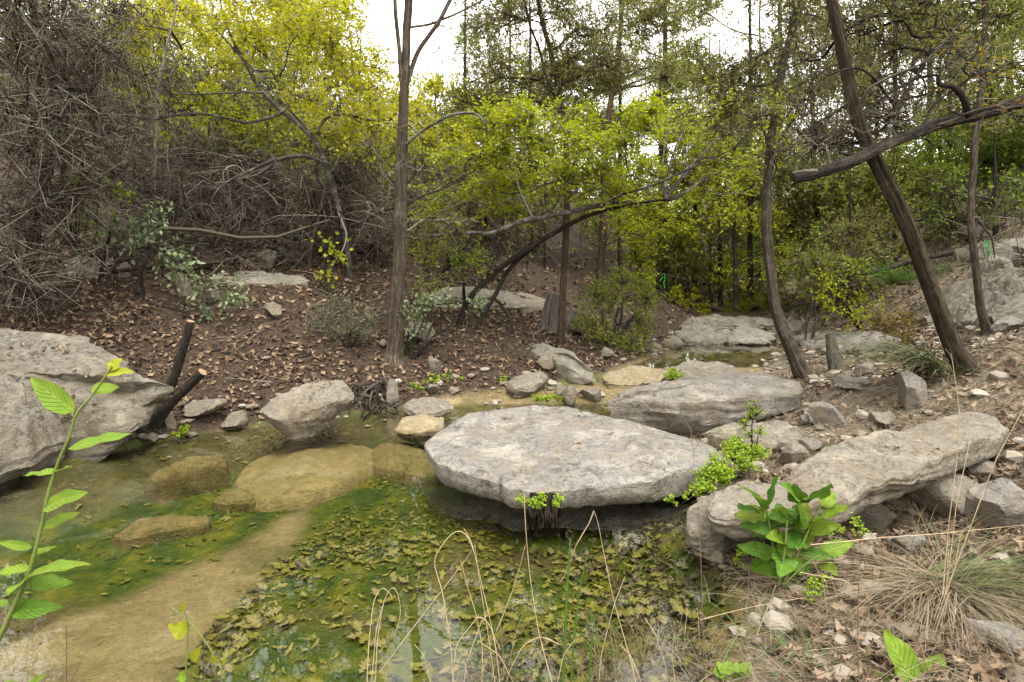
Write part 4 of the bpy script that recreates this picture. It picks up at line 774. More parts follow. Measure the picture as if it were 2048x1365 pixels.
# dead juniper brush on the hillside
def dead(label, pts, blobs, Y=None, mat=B_dark, twig=None, n_sub=16, n_twig=12, down=.35, leaf=None, n_leaf=0, twl=(.15, .5), sink=.15, name='dead_juniper', cat='tree'):
    T, TP, PR = tree(name, label, pts, cat, mat=mat, Y=Y, m=10, K=40, sink=sink)
    crown(T, TP, blobs, B_dead2, twig or B_dead, leaf, n_sub=n_sub, n_twig=n_twig, n_leaf=n_leaf, wig=.32, sag=.12, down=down, twl=twl, limb_r=.016, sub_r=.008, twig_r=.0034, L=(.05, .09), ratio=.22, mode='spray', tK=4)
    return T
dead('dark dead juniper filling the upper corner above the sloping boulder', [(60,600,46),(70,480,40),(90,350,36),(110,250,30),(100,120,24),(60,0,18)], [(30,100,5.2,.45,.5,.35),(100,60,5.4,.45,.5,.35),(40,220,5,.4,.5,.3),(150,180,5.5,.45,.5,.3),(60,330,5,.4,.4,.3),(150,300,5.4,.4,.4,.25),(30,430,5,.35,.4,.25),(120,420,5.3,.35,.4,.25),(40,530,4.9,.3,.3,.2),(220,100,5.8,.4,.4,.3),(0,0,5.2,.5,.5,.3)], Y=5.6, n_sub=15, n_twig=13)
dead('grey dead juniper draping twigs beside the upright thin dark stem', [(150,540,24),(130,420,22),(128,250,22),(130,120,20),(130,0,18),(128,-80,12)], [(220,250,6.5,.5,.5,.3),(180,60,6.6,.5,.5,.35),(260,330,6.6,.5,.5,.3),(200,400,6.4,.5,.4,.25),(300,170,6.8,.5,.5,.35),(80,140,6.4,.5,.5,.4),(250,20,6.9,.5,.5,.4)], Y=6.6)
dead('tangled grey brush arching over the low hillside ledge', [(420,500,18),(400,430,17),(370,360,14),(330,300,10)], [(360,400,7.4,.55,.5,.25),(440,380,7.6,.55,.5,.3),(500,430,7.6,.5,.4,.25),(300,380,7.2,.5,.5,.25),(560,400,7.7,.5,.5,.3),(420,300,7.8,.5,.5,.25),(340,450,7.2,.4,.4,.2),(600,470,7.6,.4,.4,.2),(540,340,7.9,.45,.5,.25)], n_sub=18, n_twig=12, mat=B_dead2)
dead('dense grey brush mound just past the arching oak limbs', [(620,540,16),(625,480,15),(640,420,12),(650,370,9)], [(620,400,8.2,.5,.5,.3),(680,380,8.4,.5,.5,.3),(740,430,8.4,.45,.5,.3),(660,450,8.2,.45,.4,.25),(720,350,8.6,.45,.4,.25),(760,490,8.4,.35,.4,.25),(590,460,8,.35,.4,.2)], n_sub=18, n_twig=12, mat=B_dead2)
dead('brown leafless brush behind the tall cedar trunk', [(880,560,14),(890,500,13),(900,440,10),(930,380,8)], [(880,420,9.4,.6,.5,.35),(950,400,9.6,.6,.5,.35),(1010,440,9.6,.6,.5,.35),(850,480,9.2,.5,.5,.3),(930,490,9.4,.5,.5,.3),(1060,400,9.8,.6,.5,.35),(990,520,9.6,.5,.4,.25)], n_sub=16, n_twig=11, mat=B_dead2)
dead('fallen dead juniper top sprawling upslope from the grey brush mound', [(600,420,26),(560,330,24),(470,280,22),(380,220,20)], [(330,120,10,.8,.8,.5),(420,170,10,.8,.8,.5),(250,220,9.6,.8,.8,.5),(520,210,10.2,.7,.7,.5),(160,160,9.4,.8,.8,.6),(350,320,9.4,.7,.6,.4)], Y=10, mat=B_gwood, n_sub=15, n_twig=10, sink=0)
dead('blackened fallen branch lying on the rocky slope', [(1905,505,22),(1850,516,20),(1800,530,18),(1750,545,15),(1700,553,12),(1680,580,8)], [(1700,500,8.2,.3,.3,.2),(1690,580,8,.25,.2,.15),(1740,590,8,.2,.2,.12)], Y=8.4, n_sub=5, n_twig=4, down=-.1, twl=(.1, .3), twig=B_dark, sink=0, name='fallen_branch', cat='branch')
dead('heap of dry grey branches above the rock ledge by the ribbon', [(2080,420,22),(2020,410,20),(1950,400,16),(1880,405,10)], [(1900,420,11,.7,.5,.2),(1980,400,11.3,.8,.5,.25),(2040,430,11.2,.8,.5,.25),(1880,460,10.8,.6,.4,.15),(2000,450,10.8,.7,.4,.15),(1850,350,11,.6,.6,.3)], Y=11.4, n_sub=13, n_twig=9, down=.1, sink=0)

# junipers and leafy trees filling the valley
def back(label, px, py, Y, hpx, leaf, blobs, group=None, lean=0, wpx=16, L=(.06, .12), ratio=.24, mode='spray', n_sub=13, n_twig=8, n_leaf=10, mat=None, name='juniper_tree', twig=None):
    T, TP, PR = tree(name, label, [(px,py,wpx*1.2),(px+lean*.3,py-hpx*.3,wpx),(px+lean*.55,py-hpx*.55,wpx*.8),(px+lean*.8,py-hpx*.8,wpx*.55),(px+lean,py-hpx,wpx*.25)], mat=mat or B_dark, Y=Y, m=9, K=40, group=group)
    crown(T, TP[6:], blobs, B_dark, twig or B_dead2, leaf, n_sub=n_sub, n_twig=n_twig, n_leaf=n_leaf, L=L, ratio=ratio, mode=mode, limb_r=.018, twl=(.15, .45), sub_r=.008, tK=2, sK=4)
def bz(c, n, sx_, sy_, Y, r): return [(c[0] + rng.uniform(-sx_, sx_), c[1] + rng.uniform(-sy_, sy_), Y + rng.uniform(-.7, .7), r * rng.uniform(.8, 1.2), r, r * rng.uniform(.6, .9)) for _ in range(n)]
back('dark juniper thicket tree beyond the head of the pond', 1440, 640, 13.5, 560, L_jun, bz((1440,400), 12, 90, 190, 13.5, .85))
back('dark evergreen overhanging the black hollow behind the pond', 1390, 640, 14.5, 420, L_jun2, bz((1390,560), 9, 110, 60, 14, .7))
back('olive juniper behind the slender curved cedar', 1640, 650, 12, 600, L_jun, bz((1640,420), 14, 90, 180, 12, .8), lean=-20)
back('feathery juniper between the slender cedar and leaning cedar', 1740, 600, 11, 560, L_jun2, bz((1730,440), 13, 80, 130, 11, .7), lean=20)
back('tall sparse juniper against the white sky above the arching oak', 1330, 600, 15, 900, L_jun, bz((1370,100), 14, 150, 190, 15, 1.0), wpx=22)
back('leafy green oak covering the slope behind the hung log', 1900, 440, 13, 400, L_green, bz((1900,330), 14, 140, 70, 13, .8), name='oak_tree', L=(.05, .09), ratio=.6, mode='any')
back('leafy green oak at the picture edge above the rock ledge', 2060, 440, 12, 420, L_green, bz((2040,300), 11, 100, 80, 12, .75), name='oak_tree', L=(.05, .09), ratio=.6, mode='any')
back('lime-green understory oak below the hung log', 1790, 470, 12.5, 260, L_lime, bz((1800,390), 9, 100, 50, 12.5, .6), name='oak_tree', L=(.04, .08), ratio=.6, mode='any')
back('tall juniper behind the broken end of the hung log', 1560, 600, 16, 820, L_jun2, bz((1480,180), 13, 130, 160, 16, 1.1), wpx=22)
back('tall dark juniper behind the thin slope tree', 1860, 400, 15, 700, L_jun, bz((1850,40), 12, 160, 120, 15, 1.1), wpx=20)
back('tall juniper at the upper picture corner behind the rusty leaves', 2020, 380, 16, 720, L_jun, bz((2050,120), 11, 120, 140, 16, 1.1), wpx=20)
back('olive juniper behind the reddish cedar by the stump', 1060, 560, 13, 640, L_jun, bz((1050,240), 12, 130, 150, 13, .9))
back('grey-green juniper on the ridge between tall cedar and sky gap', 930, 480, 16, 520, L_jun2, bz((970,200), 10, 90, 120, 16, 1.1))
back('hilltop juniper behind the yellow oak', 560, 330, 15, 500, L_jun2, bz((580,160), 12, 130, 130, 15, 1.1))
back('hilltop juniper above the tangled grey brush', 320, 300, 14, 520, L_jun, bz((300,130), 12, 150, 150, 14, 1.1))
back('hilltop juniper over the dark dead juniper corner', 90, 280, 12, 520, L_jun, bz((80,100), 11, 140, 160, 12, 1.0))
back('low juniper behind the brown leafless brush', 1000, 520, 12.5, 280, L_jun, bz((1000,420), 10, 150, 80, 12.5, .7))
back('low olive juniper beside the tall cedar on the hillside', 720, 440, 12.5, 280, L_jun, bz((700,330), 10, 130, 70, 12.5, .8))
back('low hillside juniper under the arching grey limbs', 480, 400, 11.5, 220, L_jun, bz((470,330), 9, 130, 60, 11.5, .7))
back('leafy green tree filling the gap over the pond ledge', 1320, 560, 17, 480, L_lime, bz((1360,420), 11, 130, 120, 17, 1.0), name='oak_tree', L=(.07, .12), ratio=.6, mode='any')
back('leafy green tree up the valley behind the curved cedar', 1560, 560, 18, 420, L_green, bz((1540,440), 11, 140, 120, 18, 1.1), name='oak_tree', L=(.07, .12), ratio=.6, mode='any')

BR = thing('bare_shrub', PG(520, 560), 'pale arching bare twigs hanging before the low hillside ledge', 'shrub')
BP = []
for k in range(30):
    x, y = rng.uniform(300, 730), rng.uniform(290, 420); dx = rng.normal() * 70; yb = y + rng.uniform(50, 210); Yk = rng.uniform(6.9, 7.8); wd = rng.uniform(2, 4.5)
    BP.append(limb(BR, [(x - dx * 1.6, y + rng.uniform(10, 80), wd), (x - dx * .7, y + rng.uniform(-15, 15), wd), (x + dx * rng.uniform(.1, .5), y + rng.uniform(5, 40), wd * .9), (x + dx * rng.uniform(.5, 1), (y + yb) / 2, wd * .7), (x + dx * rng.uniform(.3, 1.3), yb, wd * .4)], [Yk + rng.uniform(-.2, .2) for _ in range(5)], B_pale if k % 4 == 0 else B_dead, m=4, K=14, flute=0, wig=.06))
BP = np.array(BP); idx = np.repeat(np.arange(len(BP)), 16); q, d = along(BP, idx, rng.uniform(.2, 1, len(idx))); mb = MB()
TW = lines(q, q + unit(d + rdir(len(idx)) * .9 + [0, 0, -.35]) * rng.uniform(.12, .5, (len(idx), 1)), 4, .2, .05); tubes(mb, TW, np.linspace(1, .4, 4)[None] * rng.uniform(.0025, .005, (len(TW), 1)), 3); tag(mb.build('twigs', B_dead, BR), kind='stuff')

back('fine-leaved juniper filling the sky behind the leaning cedar top', 1790, 420, 10.5, 560, L_jun, bz((1800,150), 14, 170, 130, 10.5, .75), L=(.05, .1), n_sub=14, n_twig=9, n_leaf=8)
back('fine-leaved juniper behind the slender curved cedar top', 1500, 560, 12, 760, L_jun2, bz((1500,230), 12, 110, 130, 12, .8), L=(.05, .1), n_sub=14, n_twig=9, n_leaf=8)
back('pale green juniper at the picture edge behind the thin slope tree', 2080, 400, 10.5, 560, L_jun2, bz((2010,150), 10, 110, 130, 10.5, .75), L=(.05, .1), n_sub=13, n_twig=9, n_leaf=8)
back('pale green juniper over the creek behind the arching oak crown', 1240, 560, 13, 660, L_jun2, bz((1220,260), 13, 170, 130, 13, .9), L=(.05, .11), n_sub=14, n_twig=9, n_leaf=9)
back('pale lime oak low across the creek behind the curved cedar', 1470, 600, 11.5, 260, L_lime, bz((1480,470), 9, 110, 80, 11.5, .5), name='oak_tree', L=(.035, .07), ratio=.6, mode='any', n_sub=9, n_twig=7, n_leaf=7)
back('olive juniper at the foot of the slope behind the snag', 1700, 620, 10, 260, L_jun, bz((1690,510), 9, 80, 70, 10, .5), L=(.04, .09))
dead('grey twig curtain trailing over the leafy bank near the picture edge', [(200,560,14),(210,500,13),(230,440,10)], [(60,590,5.2,.3,.3,.2),(150,500,5.9,.4,.3,.25),(230,520,6.2,.4,.3,.2),(330,520,6.8,.4,.3,.2),(420,500,7.1,.4,.3,.2),(500,510,7.3,.4,.3,.2),(590,520,7.5,.35,.3,.2),(20,520,5.0,.3,.3,.25),(100,430,5.6,.4,.3,.25),(700,500,7.8,.3,.3,.2)], n_sub=9, n_twig=8, twl=(.12, .4))

for lab, px, c, Y_ in [('distant olive juniper high in the gap between tall cedar and arching oak', 1020, (1040,120), 19), ('distant olive juniper above the head of the pond', 1240, (1280,100), 20), ('distant juniper behind the slender cedar top', 1520, (1480,90), 19), ('distant juniper behind the leaning cedar top', 1740, (1700,80), 18), ('distant juniper beyond the hung log', 1880, (1900,130), 18)]:
    back(lab, px, 560, Y_, 640, L_jun if px % 40 else L_jun2, bz(c, 14, 130, 150, Y_, 1.3), wpx=12, L=(.09, .17), ratio=.28, n_sub=12, n_twig=7, n_leaf=9)
back('pale-twigged bush low on the rocky slope beyond the leaning cedar', 1990, 470, 10, 200, L_green, bz((1960,420), 8, 90, 50, 10, .45), name='oak_tree', L=(.03, .06), ratio=.6, mode='any', n_sub=8, n_twig=7, n_leaf=5, twig=B_dead)

for lab, px, py, Y_, bl, lf in [('yellow oak crown on the ridge behind the crooked yellow oak', 560, 330, 11.5, bz((590,90), 13, 90, 90, 11.5, .6), L_yel), ('yellow-green oak on the hillside behind the dead juniper corner', 330, 330, 10.5, bz((320,110), 11, 120, 100, 10.5, .55), L_yel), ('lime oak on the hillside just past the tall cedar', 720, 400, 11, bz((760,260), 10, 90, 60, 11, .55), L_yel), ('lime spring oak deep in the valley behind the reddish cedar', 1090, 560, 12, bz((1090,330), 10, 120, 70, 12, .6), L_lime), ('lime spring oak deep in the valley over the pond', 1420, 580, 15, bz((1400,330), 11, 110, 110, 15, .8), L_lime)]:
    back(lab, px, py, Y_, py - 20, lf, bl, name='oak_tree', L=(.045, .085), ratio=.6, mode='any', n_sub=8, n_twig=6, n_leaf=8, wpx=9)

back('yellow oak crown beside the sky gap above the crooked yellow oak', 650, 330, 10.5, 300, L_yel, bz((640,70), 8, 55, 70, 10.5, .45) + bz((720,170), 5, 50, 40, 10.5, .4), name='oak_tree', L=(.045, .08), ratio=.6, mode='any', n_sub=8, n_twig=6, n_leaf=8, wpx=9)
# ---------------------------------------------------------------- shrubs on the banks
def shrub(name, label, px, py, blobs, leaf, Y=None, stems=4, L=(.03, .06), ratio=.6, n_sub=7, n_twig=5, n_leaf=7, mode='any', mat=None, twig=None, cat='shrub', wst=8, twl=(.1, .28), spread=.015):
    B = PG(px, py) if Y is None else PY(px, py, Y); Yb = B[1]; T = thing(name, B, label, cat); AX = []
    C = [PY(b[0], b[1], b[2] if b[2] else Yb) for b in blobs]
    for i in range(stems):
        c = C[rng.integers(len(C))]; P = lines([B + [0, 0, -.05]], [B * .35 + c * .65], 14, .035, .05)[0]; mb = MB()
        tubes(mb, P, np.linspace(1, .5, 14) * wst * .5 / FPX * Yb, 6); mb.build('stem', mat or B_dark, T, bark=True); AX.append(P)
    crown(T, np.vstack(AX), [(b[0], b[1], b[2] if b[2] else Yb, *b[3:]) for b in blobs], mat or B_dark, twig or B_dead2, leaf, n_sub=n_sub, n_twig=n_twig, n_leaf=n_leaf, L=L, ratio=ratio, mode=mode, twl=twl, limb_r=.006, sub_r=.004, twig_r=.002, spread=spread, leafname='foliage')
    return T
shrub('leafy_shrub', 'fine-leaved green shrub beside the stump and creek bend', 1230, 690, [(1180,650,8.0,.3,.3,.25),(1230,600,8.2,.35,.3,.3),(1280,640,8.2,.3,.3,.25),(1250,560,8.4,.3,.3,.25),(1190,590,8.2,.3,.3,.25),(1300,590,8.5,.25,.3,.25),(1210,680,7.8,.25,.3,.2),(1270,690,7.8,.25,.3,.15)], L_jun2, Y=8, stems=7, L=(.025, .05), ratio=.4, n_sub=12, n_twig=8, n_leaf=9, mode='spray')
shrub('leafy_shrub', 'yellowish green bush under the dark reddish cedar', 1290, 600, [(1280,500,11.5,.5,.4,.5),(1300,560,11.3,.45,.4,.4),(1260,450,11.6,.4,.4,.4)], L_lime, Y=11.4, L=(.04, .07), n_sub=10, n_twig=7, n_leaf=8)
shrub('evergreen_shrub', 'silver-green shrub growing at the tall cedar base', 822, 718, [(805,700,None,.09,.09,.08),(838,655,None,.12,.12,.1),(835,610,None,.12,.1,.08),(860,600,None,.1,.1,.07),(808,625,None,.08,.08,.08),(895,600,None,.12,.1,.06),(955,605,None,.06,.06,.05)], L_silver, stems=5, L=(.035, .06), ratio=.5, n_sub=5, n_twig=4, n_leaf=5, wst=6, twl=(.06, .14))
shrub('evergreen_shrub', 'dark drooping evergreen sprig behind the arching oak stems', 930, 620, [(925,535,None,.12,.1,.14),(965,515,None,.1,.1,.12)], L_green, L=(.05, .09), ratio=.4, n_sub=5, n_twig=4, n_leaf=5, stems=3, wst=5)
shrub('evergreen_shrub', 'pale-leaved shrub on a thin dark trunk up the leafy bank', 285, 600, [(285,470,None,.28,.25,.12),(340,500,None,.2,.2,.1),(370,545,None,.16,.16,.08),(430,570,None,.18,.16,.08),(475,600,None,.12,.12,.06),(240,465,None,.14,.14,.06),(410,640,None,.1,.1,.09),(310,440,None,.16,.15,.08)], L_silver, stems=2, L=(.05, .08), ratio=.55, n_sub=5, n_twig=4, n_leaf=4, wst=11, mat=B_dark)
shrub('evergreen_shrub', 'lime-tipped sprigs hanging amid the dark dead juniper', 150, 470, [(130,295,5.6,.13,.12,.06),(160,310,5.6,.12,.12,.06),(160,370,5.6,.1,.1,.06),(150,410,5.6,.1,.1,.05),(230,380,5.8,.12,.1,.05),(180,450,5.6,.08,.08,.05)], L_green, Y=5.7, stems=3, L=(.04, .07), n_sub=4, n_twig=4, n_leaf=4, wst=6)
shrub('thorny_shrub', 'grey wispy bush spilling down the bank beside the tall cedar', 700, 700, [(690,620,None,.25,.25,.2),(730,640,None,.22,.22,.18),(650,640,None,.22,.2,.15),(700,670,None,.22,.2,.12)], L_silver, stems=6, L=(.015, .03), ratio=.4, n_sub=12, n_twig=9, n_leaf=3, wst=5, twig=B_dead)
shrub('vine', 'thin vine with round yellow-green leaves dangling over the leafy bank', 655, 590, [(655,490,None,.08,.08,.12),(650,540,None,.07,.07,.1),(670,510,None,.06,.06,.08)], L_lime, stems=3, L=(.05, .07), ratio=.9, n_sub=4, n_twig=3, n_leaf=2, wst=3, cat='vine')
shrub('leafy_shrub', 'low green bush in the wet hollow behind the rock shelf', 1720, 650, [(1700,630,7.8,.25,.2,.12),(1660,600,8,.25,.2,.2),(1740,610,8,.25,.2,.15),(1650,560,8.2,.25,.2,.2),(1700,540,8.4,.2,.2,.2)], L_lime, Y=8, stems=5, L=(.03, .06), n_sub=6, n_twig=5, n_leaf=6)
shrub('sumac_seedling', 'rust-and-yellow leaved seedling before the large rough boulder', 1840, 690, [(1790,650,None,.12,.12,.06),(1820,630,None,.12,.12,.06),(1750,640,None,.1,.1,.05),(1800,675,None,.12,.1,.05),(1765,655,None,.1,.1,.05)], L_rust, stems=4, L=(.03, .05), ratio=.4, n_sub=6, n_twig=5, n_leaf=6, wst=3, cat='seedling')
shrub('sapling', 'slim bare-stemmed sapling with green tufts between the two cedars', 1615, 700, [(1625,520,None,.14,.14,.1),(1680,530,None,.14,.14,.1),(1640,470,None,.12,.12,.1),(1620,705,None,.07,.07,.06),(1640,690,None,.07,.07,.06)], L_green, stems=4, L=(.03, .06), n_sub=5, n_twig=4, n_leaf=5, wst=4, mat=B_oak, cat='sapling')
shrub('sapling', 'tiny yellow-green sapling rooted by the small tan slab', 1508, 890, [(1505,815,3.5,.045,.045,.05),(1500,835,3.5,.04,.04,.04),(1515,830,3.5,.04,.04,.04),(1490,850,3.5,.03,.03,.02),(1520,865,3.5,.03,.03,.03),(1503,872,3.5,.03,.03,.04)], L_fern, Y=3.5, stems=3, L=(.012, .02), n_sub=5, n_twig=3, n_leaf=4, wst=4, twl=(.02, .05), spread=.004, cat='sapling')
shrub('leafy_shrub', 'bright low growth along the far creek beyond the dark ledge', 1480, 640, [(1400,625,12.5,.6,.4,.2),(1480,615,12.5,.6,.4,.25),(1540,600,12.5,.5,.4,.3),(1360,600,12.5,.5,.4,.35)], L_lime, Y=12.5, stems=5, L=(.04, .08), n_sub=9, n_twig=6, n_leaf=8)
# ferns and tufts: small rounded leaflets
def fern(label, spots, n, r, size=(.010, .018), z=None, Yk=None, mat=None, name='maidenhair_fern'):
    mb = MB(); st = MB(); b0 = None
    for (px, py, zz_) in spots:
        c = PZ(px, py, zz_) if zz_ is not None else PG(px, py)
        if b0 is None: b0 = c - [0, 0, r * .6]; T = thing(name, b0, label, 'fern')
        base = c - [0, -.3 * r, r * .7]; k = max(4, n // 16); e = c + rdir(k) * r * [1, .9, .6] * rng.uniform(.5, 1.1, (k, 1)); FR = lines(np.repeat(base[None], k, 0), e, 7, .1, .25)
        tubes(st, FR, np.full((k, 7), .0011), 3)
        idx = rng.integers(0, k, n); p, d = along(FR, idx, rng.uniform(.35, 1, n)); p += rng.normal(size=p.shape) * r * .10
        leaves(mb, p, d * .5 + rdir(n) * [1, 1, .3], unit([0, -.35, 1.0] + .4 * rng.normal(size=(n, 3))), rng.uniform(*size, n), .95, .05)
    tag(st.build('stalks', B_dead2, T), kind='stuff'); tag(mb.build('fronds', mat or L_fern, T), kind='stuff'); return T
fern('large bright lime maidenhair fern spilling between the largest and long slabs', [(1470,905,.24),(1510,905,.24),(1440,925,.22),(1490,925,.2),(1420,945,.2),(1450,950,.17),(1405,970,.14),(1470,890,.26)], 420, .10)
fern('small lime fern hanging under the largest slab rim above water', [(1055,1000,.13),(1085,997,.13),(1112,1003,.12),(1070,1010,.11)], 110, .055)
fern('thin ferns dangling from the shaded end of the largest slab', [(1375,990,.12),(1345,1000,.1),(1395,982,.14)], 70, .04)
fern('green fern patch on the far shore above the pool inflow', [(880,760,None),(905,762,None),(860,770,None)], 200, .13, (.02, .035))
fern('smaller fern patch next to the tan angular rock', [(1000,755,None),(1010,768,None)], 160, .11, (.02, .03))
fern('scattered fern sprigs above the flat rounded rock', [(820,770,None),(830,780,None)], 90, .09, (.02, .03))
fern('lime fern growing beside the low mossy boulder', [(1345,752,.3),(1352,745,.32)], 160, .09, (.02, .03))
fern('mossy fern cushion in the wet channel behind the largest slab', [(1115,795,.1),(1095,797,.09),(1075,795,.09)], 120, .07, (.015, .025))
fern('tiny lime fern in front of the long thin stone', [(362,862,.06),(355,868,.05),(372,858,.07)], 60, .05, (.014, .022))
fern('sparse round-leaved fern beside the broad-leaved plant', [(1715,1045,.2),(1730,1055,.18),(1660,1060,.18),(1700,1055,.18)], 45, .06, (.009, .014))
fern('fern sprigs on damp soil under the nose of the long slab', [(1480,1110,.08),(1475,1125,.06)], 50, .04, (.008, .013))
fern('fern sprigs on the ground at the broad-leaved plant base', [(1625,1170,.12),(1640,1160,.12),(1620,1190,.1)], 60, .05, (.009, .014))
# grass clumps
def grass_clump(label, px, py, n, length, dirs, mat, w_=.003, Y=None, arch=.55, base_r=.04, dry=None, name='grass_clump', K=8, upr=.9):
    B = PG(px, py) if Y is None else PY(px, py, Y); T = thing(name, B, label, 'grass')
    def mk(n_, ang, L_, up, mt, nm):
        a = np.radians(rng.normal(ang[0], ang[1], n_)); ln = rng.uniform(*L_, n_); u = rng.uniform(.4, 1, n_) * up
        h = np.stack([np.cos(a), np.sin(a), 0 * a], -1); t_ = np.linspace(0, 1, K)[None, :, None]
        P = B + rng.normal(size=(n_, 1, 3)) * [base_r, base_r, .005] + ln[:, None, None] * (h[:, None] * (t_ * .35 + .65 * t_ ** 1.6) + np.array([0, 0, 1.0]) * (u[:, None, None] * (t_ - arch * 1.15 * t_ ** 2.2)))
        P += .05 * ln[:, None, None] * rng.normal(size=(n_, 1, 3)) * t_ ** 2
        P[..., 2] = np.maximum(P[..., 2], H(P[..., 0], P[..., 1]) + .01)
        mb = MB(); ribbons(mb, P, np.linspace(1, .25, K)[None] * w_ * rng.uniform(.6, 1.2, (n_, 1))); mb.build(nm, mt, T)
    mk(n, dirs, length, upr, mat, 'blades')
    if dry: mk(dry[0], dry[1], dry[2], dry[3], M_straw, 'dry_blades')
    return T
M_straw = mat_leaf('dry_grass', [(.22, .17, .10), (.36, .29, .19), (.48, .40, .28), (.30, .22, .13)], trans=.25, rough=.7)
M_blade = mat_leaf('grass_blade', [(.07, .11, .03), (.13, .18, .05), (.19, .23, .08), (.24, .25, .10)], trans=.3)
M_blade2 = mat_leaf('grass_blade_fresh', [(.06, .14, .02), (.10, .20, .03), (.15, .27, .04)], trans=.35)
grass_clump('large shaggy grass clump of green and straw blades at the near corner', 1885, 1190, 170, (.35, .65), (-25, 38), M_blade, .0022, dry=(900, (-70, 75), (.2, .55), .6), base_r=.05)
grass_clump('arching green grass tuft in front of the leaning cedar', 1862, 742, 200, (.5, 1.0), (192, 26), M_blade, .004, dry=(90, (200, 50), (.3, .7), .5), base_r=.06, upr=.75)
grass_clump('dark green grass tuft drooping from the slope behind the leaning cedar', 1800, 570, 160, (.5, 1.0), (230, 50), M_blade2, .006, Y=8.3, dry=(90, (270, 40), (.4, .8), .3), base_r=.1)
grass_clump('small green grass tuft behind the long slab', 1630, 905, 70, (.06, .14), (90, 120), M_blade2, .002, base_r=.04, upr=1.2)
grass_clump('fine dry grass among the pebbles at the bottom of the near bank', 1290, 1345, 120, (.12, .30), (60, 150), M_straw, .0015, base_r=.07, upr=1.3)
grass_clump('dry straw tuft at the bottom of the shore below the bent stalk', 1215, 1362, 110, (.10, .32), (80, 120), M_straw, .0016, base_r=.06, upr=1.5)
grass_clump('dry straw tuft at the bottom of the pool edge under the tallest clump', 985, 1364, 60, (.10, .30), (80, 120), M_straw, .0018, base_r=.07, upr=1.5)
grass_clump('dry straw tuft beside the tall reddish stem', 1400, 1350, 90, (.08, .24), (80, 130), M_straw, .0015, base_r=.07, upr=1.3)
grass_clump('short green grass blades on the near bank soil', 1560, 1330, 46, (.10, .22), (100, 100), M_blade2, .003, base_r=.10, upr=1.2)
grass_clump('straw-coloured grass wisps under the arching green tuft', 1880, 820, 90, (.1, .25), (270, 60), M_straw, .002, base_r=.05)
grass_clump('green tuft at the leaning cedar foot', 1905, 748, 60, (.1, .25), (250, 80), M_blade2, .003, base_r=.05)
# dead wood
def stick(name, label, pts, Y, mat, cat='stick', m=8, K=24, cut=True, name2='shaft', dY=0, flute=.08):
    PR = trunk(pts, Y, dY, K, 1.0, sink=0); T = thing(name, PR[0][0], label, cat); SH = add_trunk(T, name2, PR, mat, m, flute, False); WLOC[SH.name] = WLOC[T.name]
    if cut:
        a, b = PR[0][-1], PR[0][-2]; d = unit(a - b); r = PR[1][-1]; s = unit(np.cross(d, [.3, .5, .8])); q = np.cross(d, s); an = np.arange(12) / 12 * 6.283
        ring = a + d * r * .05 + r * 1.01 * (np.cos(an)[:, None] * s + np.sin(an)[:, None] * q); mb = MB()
        mb.add(np.vstack([a + d * r * .08, ring, ring - d * r * .3]), [[0, 1 + i, 1 + (i + 1) % 12] for i in range(12)]); mb.add(np.vstack([ring, ring - d * r * .3]), [[i, (i + 1) % 12, 12 + (i + 1) % 12, 12 + i] for i in range(12)])
        mb.build('cut_face', B_cut if mat is not B_gwood else B_pale, SH)
    return T
Ya = PG(305, 858)[1]
V1 = stick('sawn_sapling', 'sawn-off dark sapling forking into two stubs beside the boulder', [(296,870,44),(312,835,38),(332,790,33),(352,735,31),(368,685,30),(380,640,27)], Ya, B_dark, 'sapling', 14, 40)
P2, R2 = trunk([(300,865,44),(318,835,40),(345,800,36),(375,772,34),(402,745,32)], Ya - .06, -.05, 30, 1.0, sink=0); SH = add_trunk(V1, 'stub', (P2, R2), B_dark, 14, .1); WLOC[SH.name] = WLOC[V1.name]
mb = MB(); d = unit(P2[-1] - P2[-2]); s = unit(np.cross(d, [.3, .5, .8])); q = np.cross(d, s); an = np.arange(12) / 12 * 6.283
mb.add(np.vstack([P2[-1] + d * .003, P2[-1] + d * .002 + R2[-1] * 1.02 * (np.cos(an)[:, None] * s + np.sin(an)[:, None] * q)]), [[0, 1 + i, 1 + (i + 1) % 12] for i in range(12)]); mb.build('cut_face', B_cut, SH)
for k, (x, y) in enumerate([(262, 880), (300, 892), (335, 880), (275, 868), (322, 868)]):
    e = PG(x, y); P = lines([P2[0] + [0, 0, .02]], [e + [0, 0, -.01]], 12, .10, .05)[0]; mb = MB(); tubes(mb, P, np.linspace(.035, .012, 12), 8, .2); mb.build('root', B_dark, V1, bark=True)
Yst = PG(1105, 662)[1]
PR = trunk([(1105,672,120),(1107,655,84),(1108,635,66),(1110,610,56),(1113,588,44)], Yst, 0, 40, 1.2, .1); ST = thing('stump', PR[0][0], 'pale weathered cedar stump with spreading roots behind the reddish cedar', 'stump'); add_trunk(ST, 'trunk', PR, B_gwood, 40, .34, True)
for k, (x, y) in enumerate([(1070,672),(1075,662),(1150,668),(1165,676),(1150,690),(1090,680),(1180,665)]):
    mb = MB(); P = lines([PR[0][6]], [PG(x, y) - [0, .1, .02]], 14, .12, -.05)[0]; P[:, 1] -= .05 * np.sin(np.linspace(0, 3.14, 14)); tubes(mb, P, np.linspace(.05, .012, 14), 8, .2); mb.build('root', B_gwood if k % 2 else B_dark, ST, bark=True)
stick('sawn_log', 'short sawn log leaning against the grey stump', [(1118,668,26),(1132,645,27),(1148,620,27)], Yst - .35, B_gwood, 'log', 14, 14)
stick('snag', 'short grey broken snag by the rock shelf', [(1672,742,40),(1668,715,38),(1664,690,34),(1660,668,24)], None, B_gwood, 'snag', 16, 24, cut=False, flute=.2)
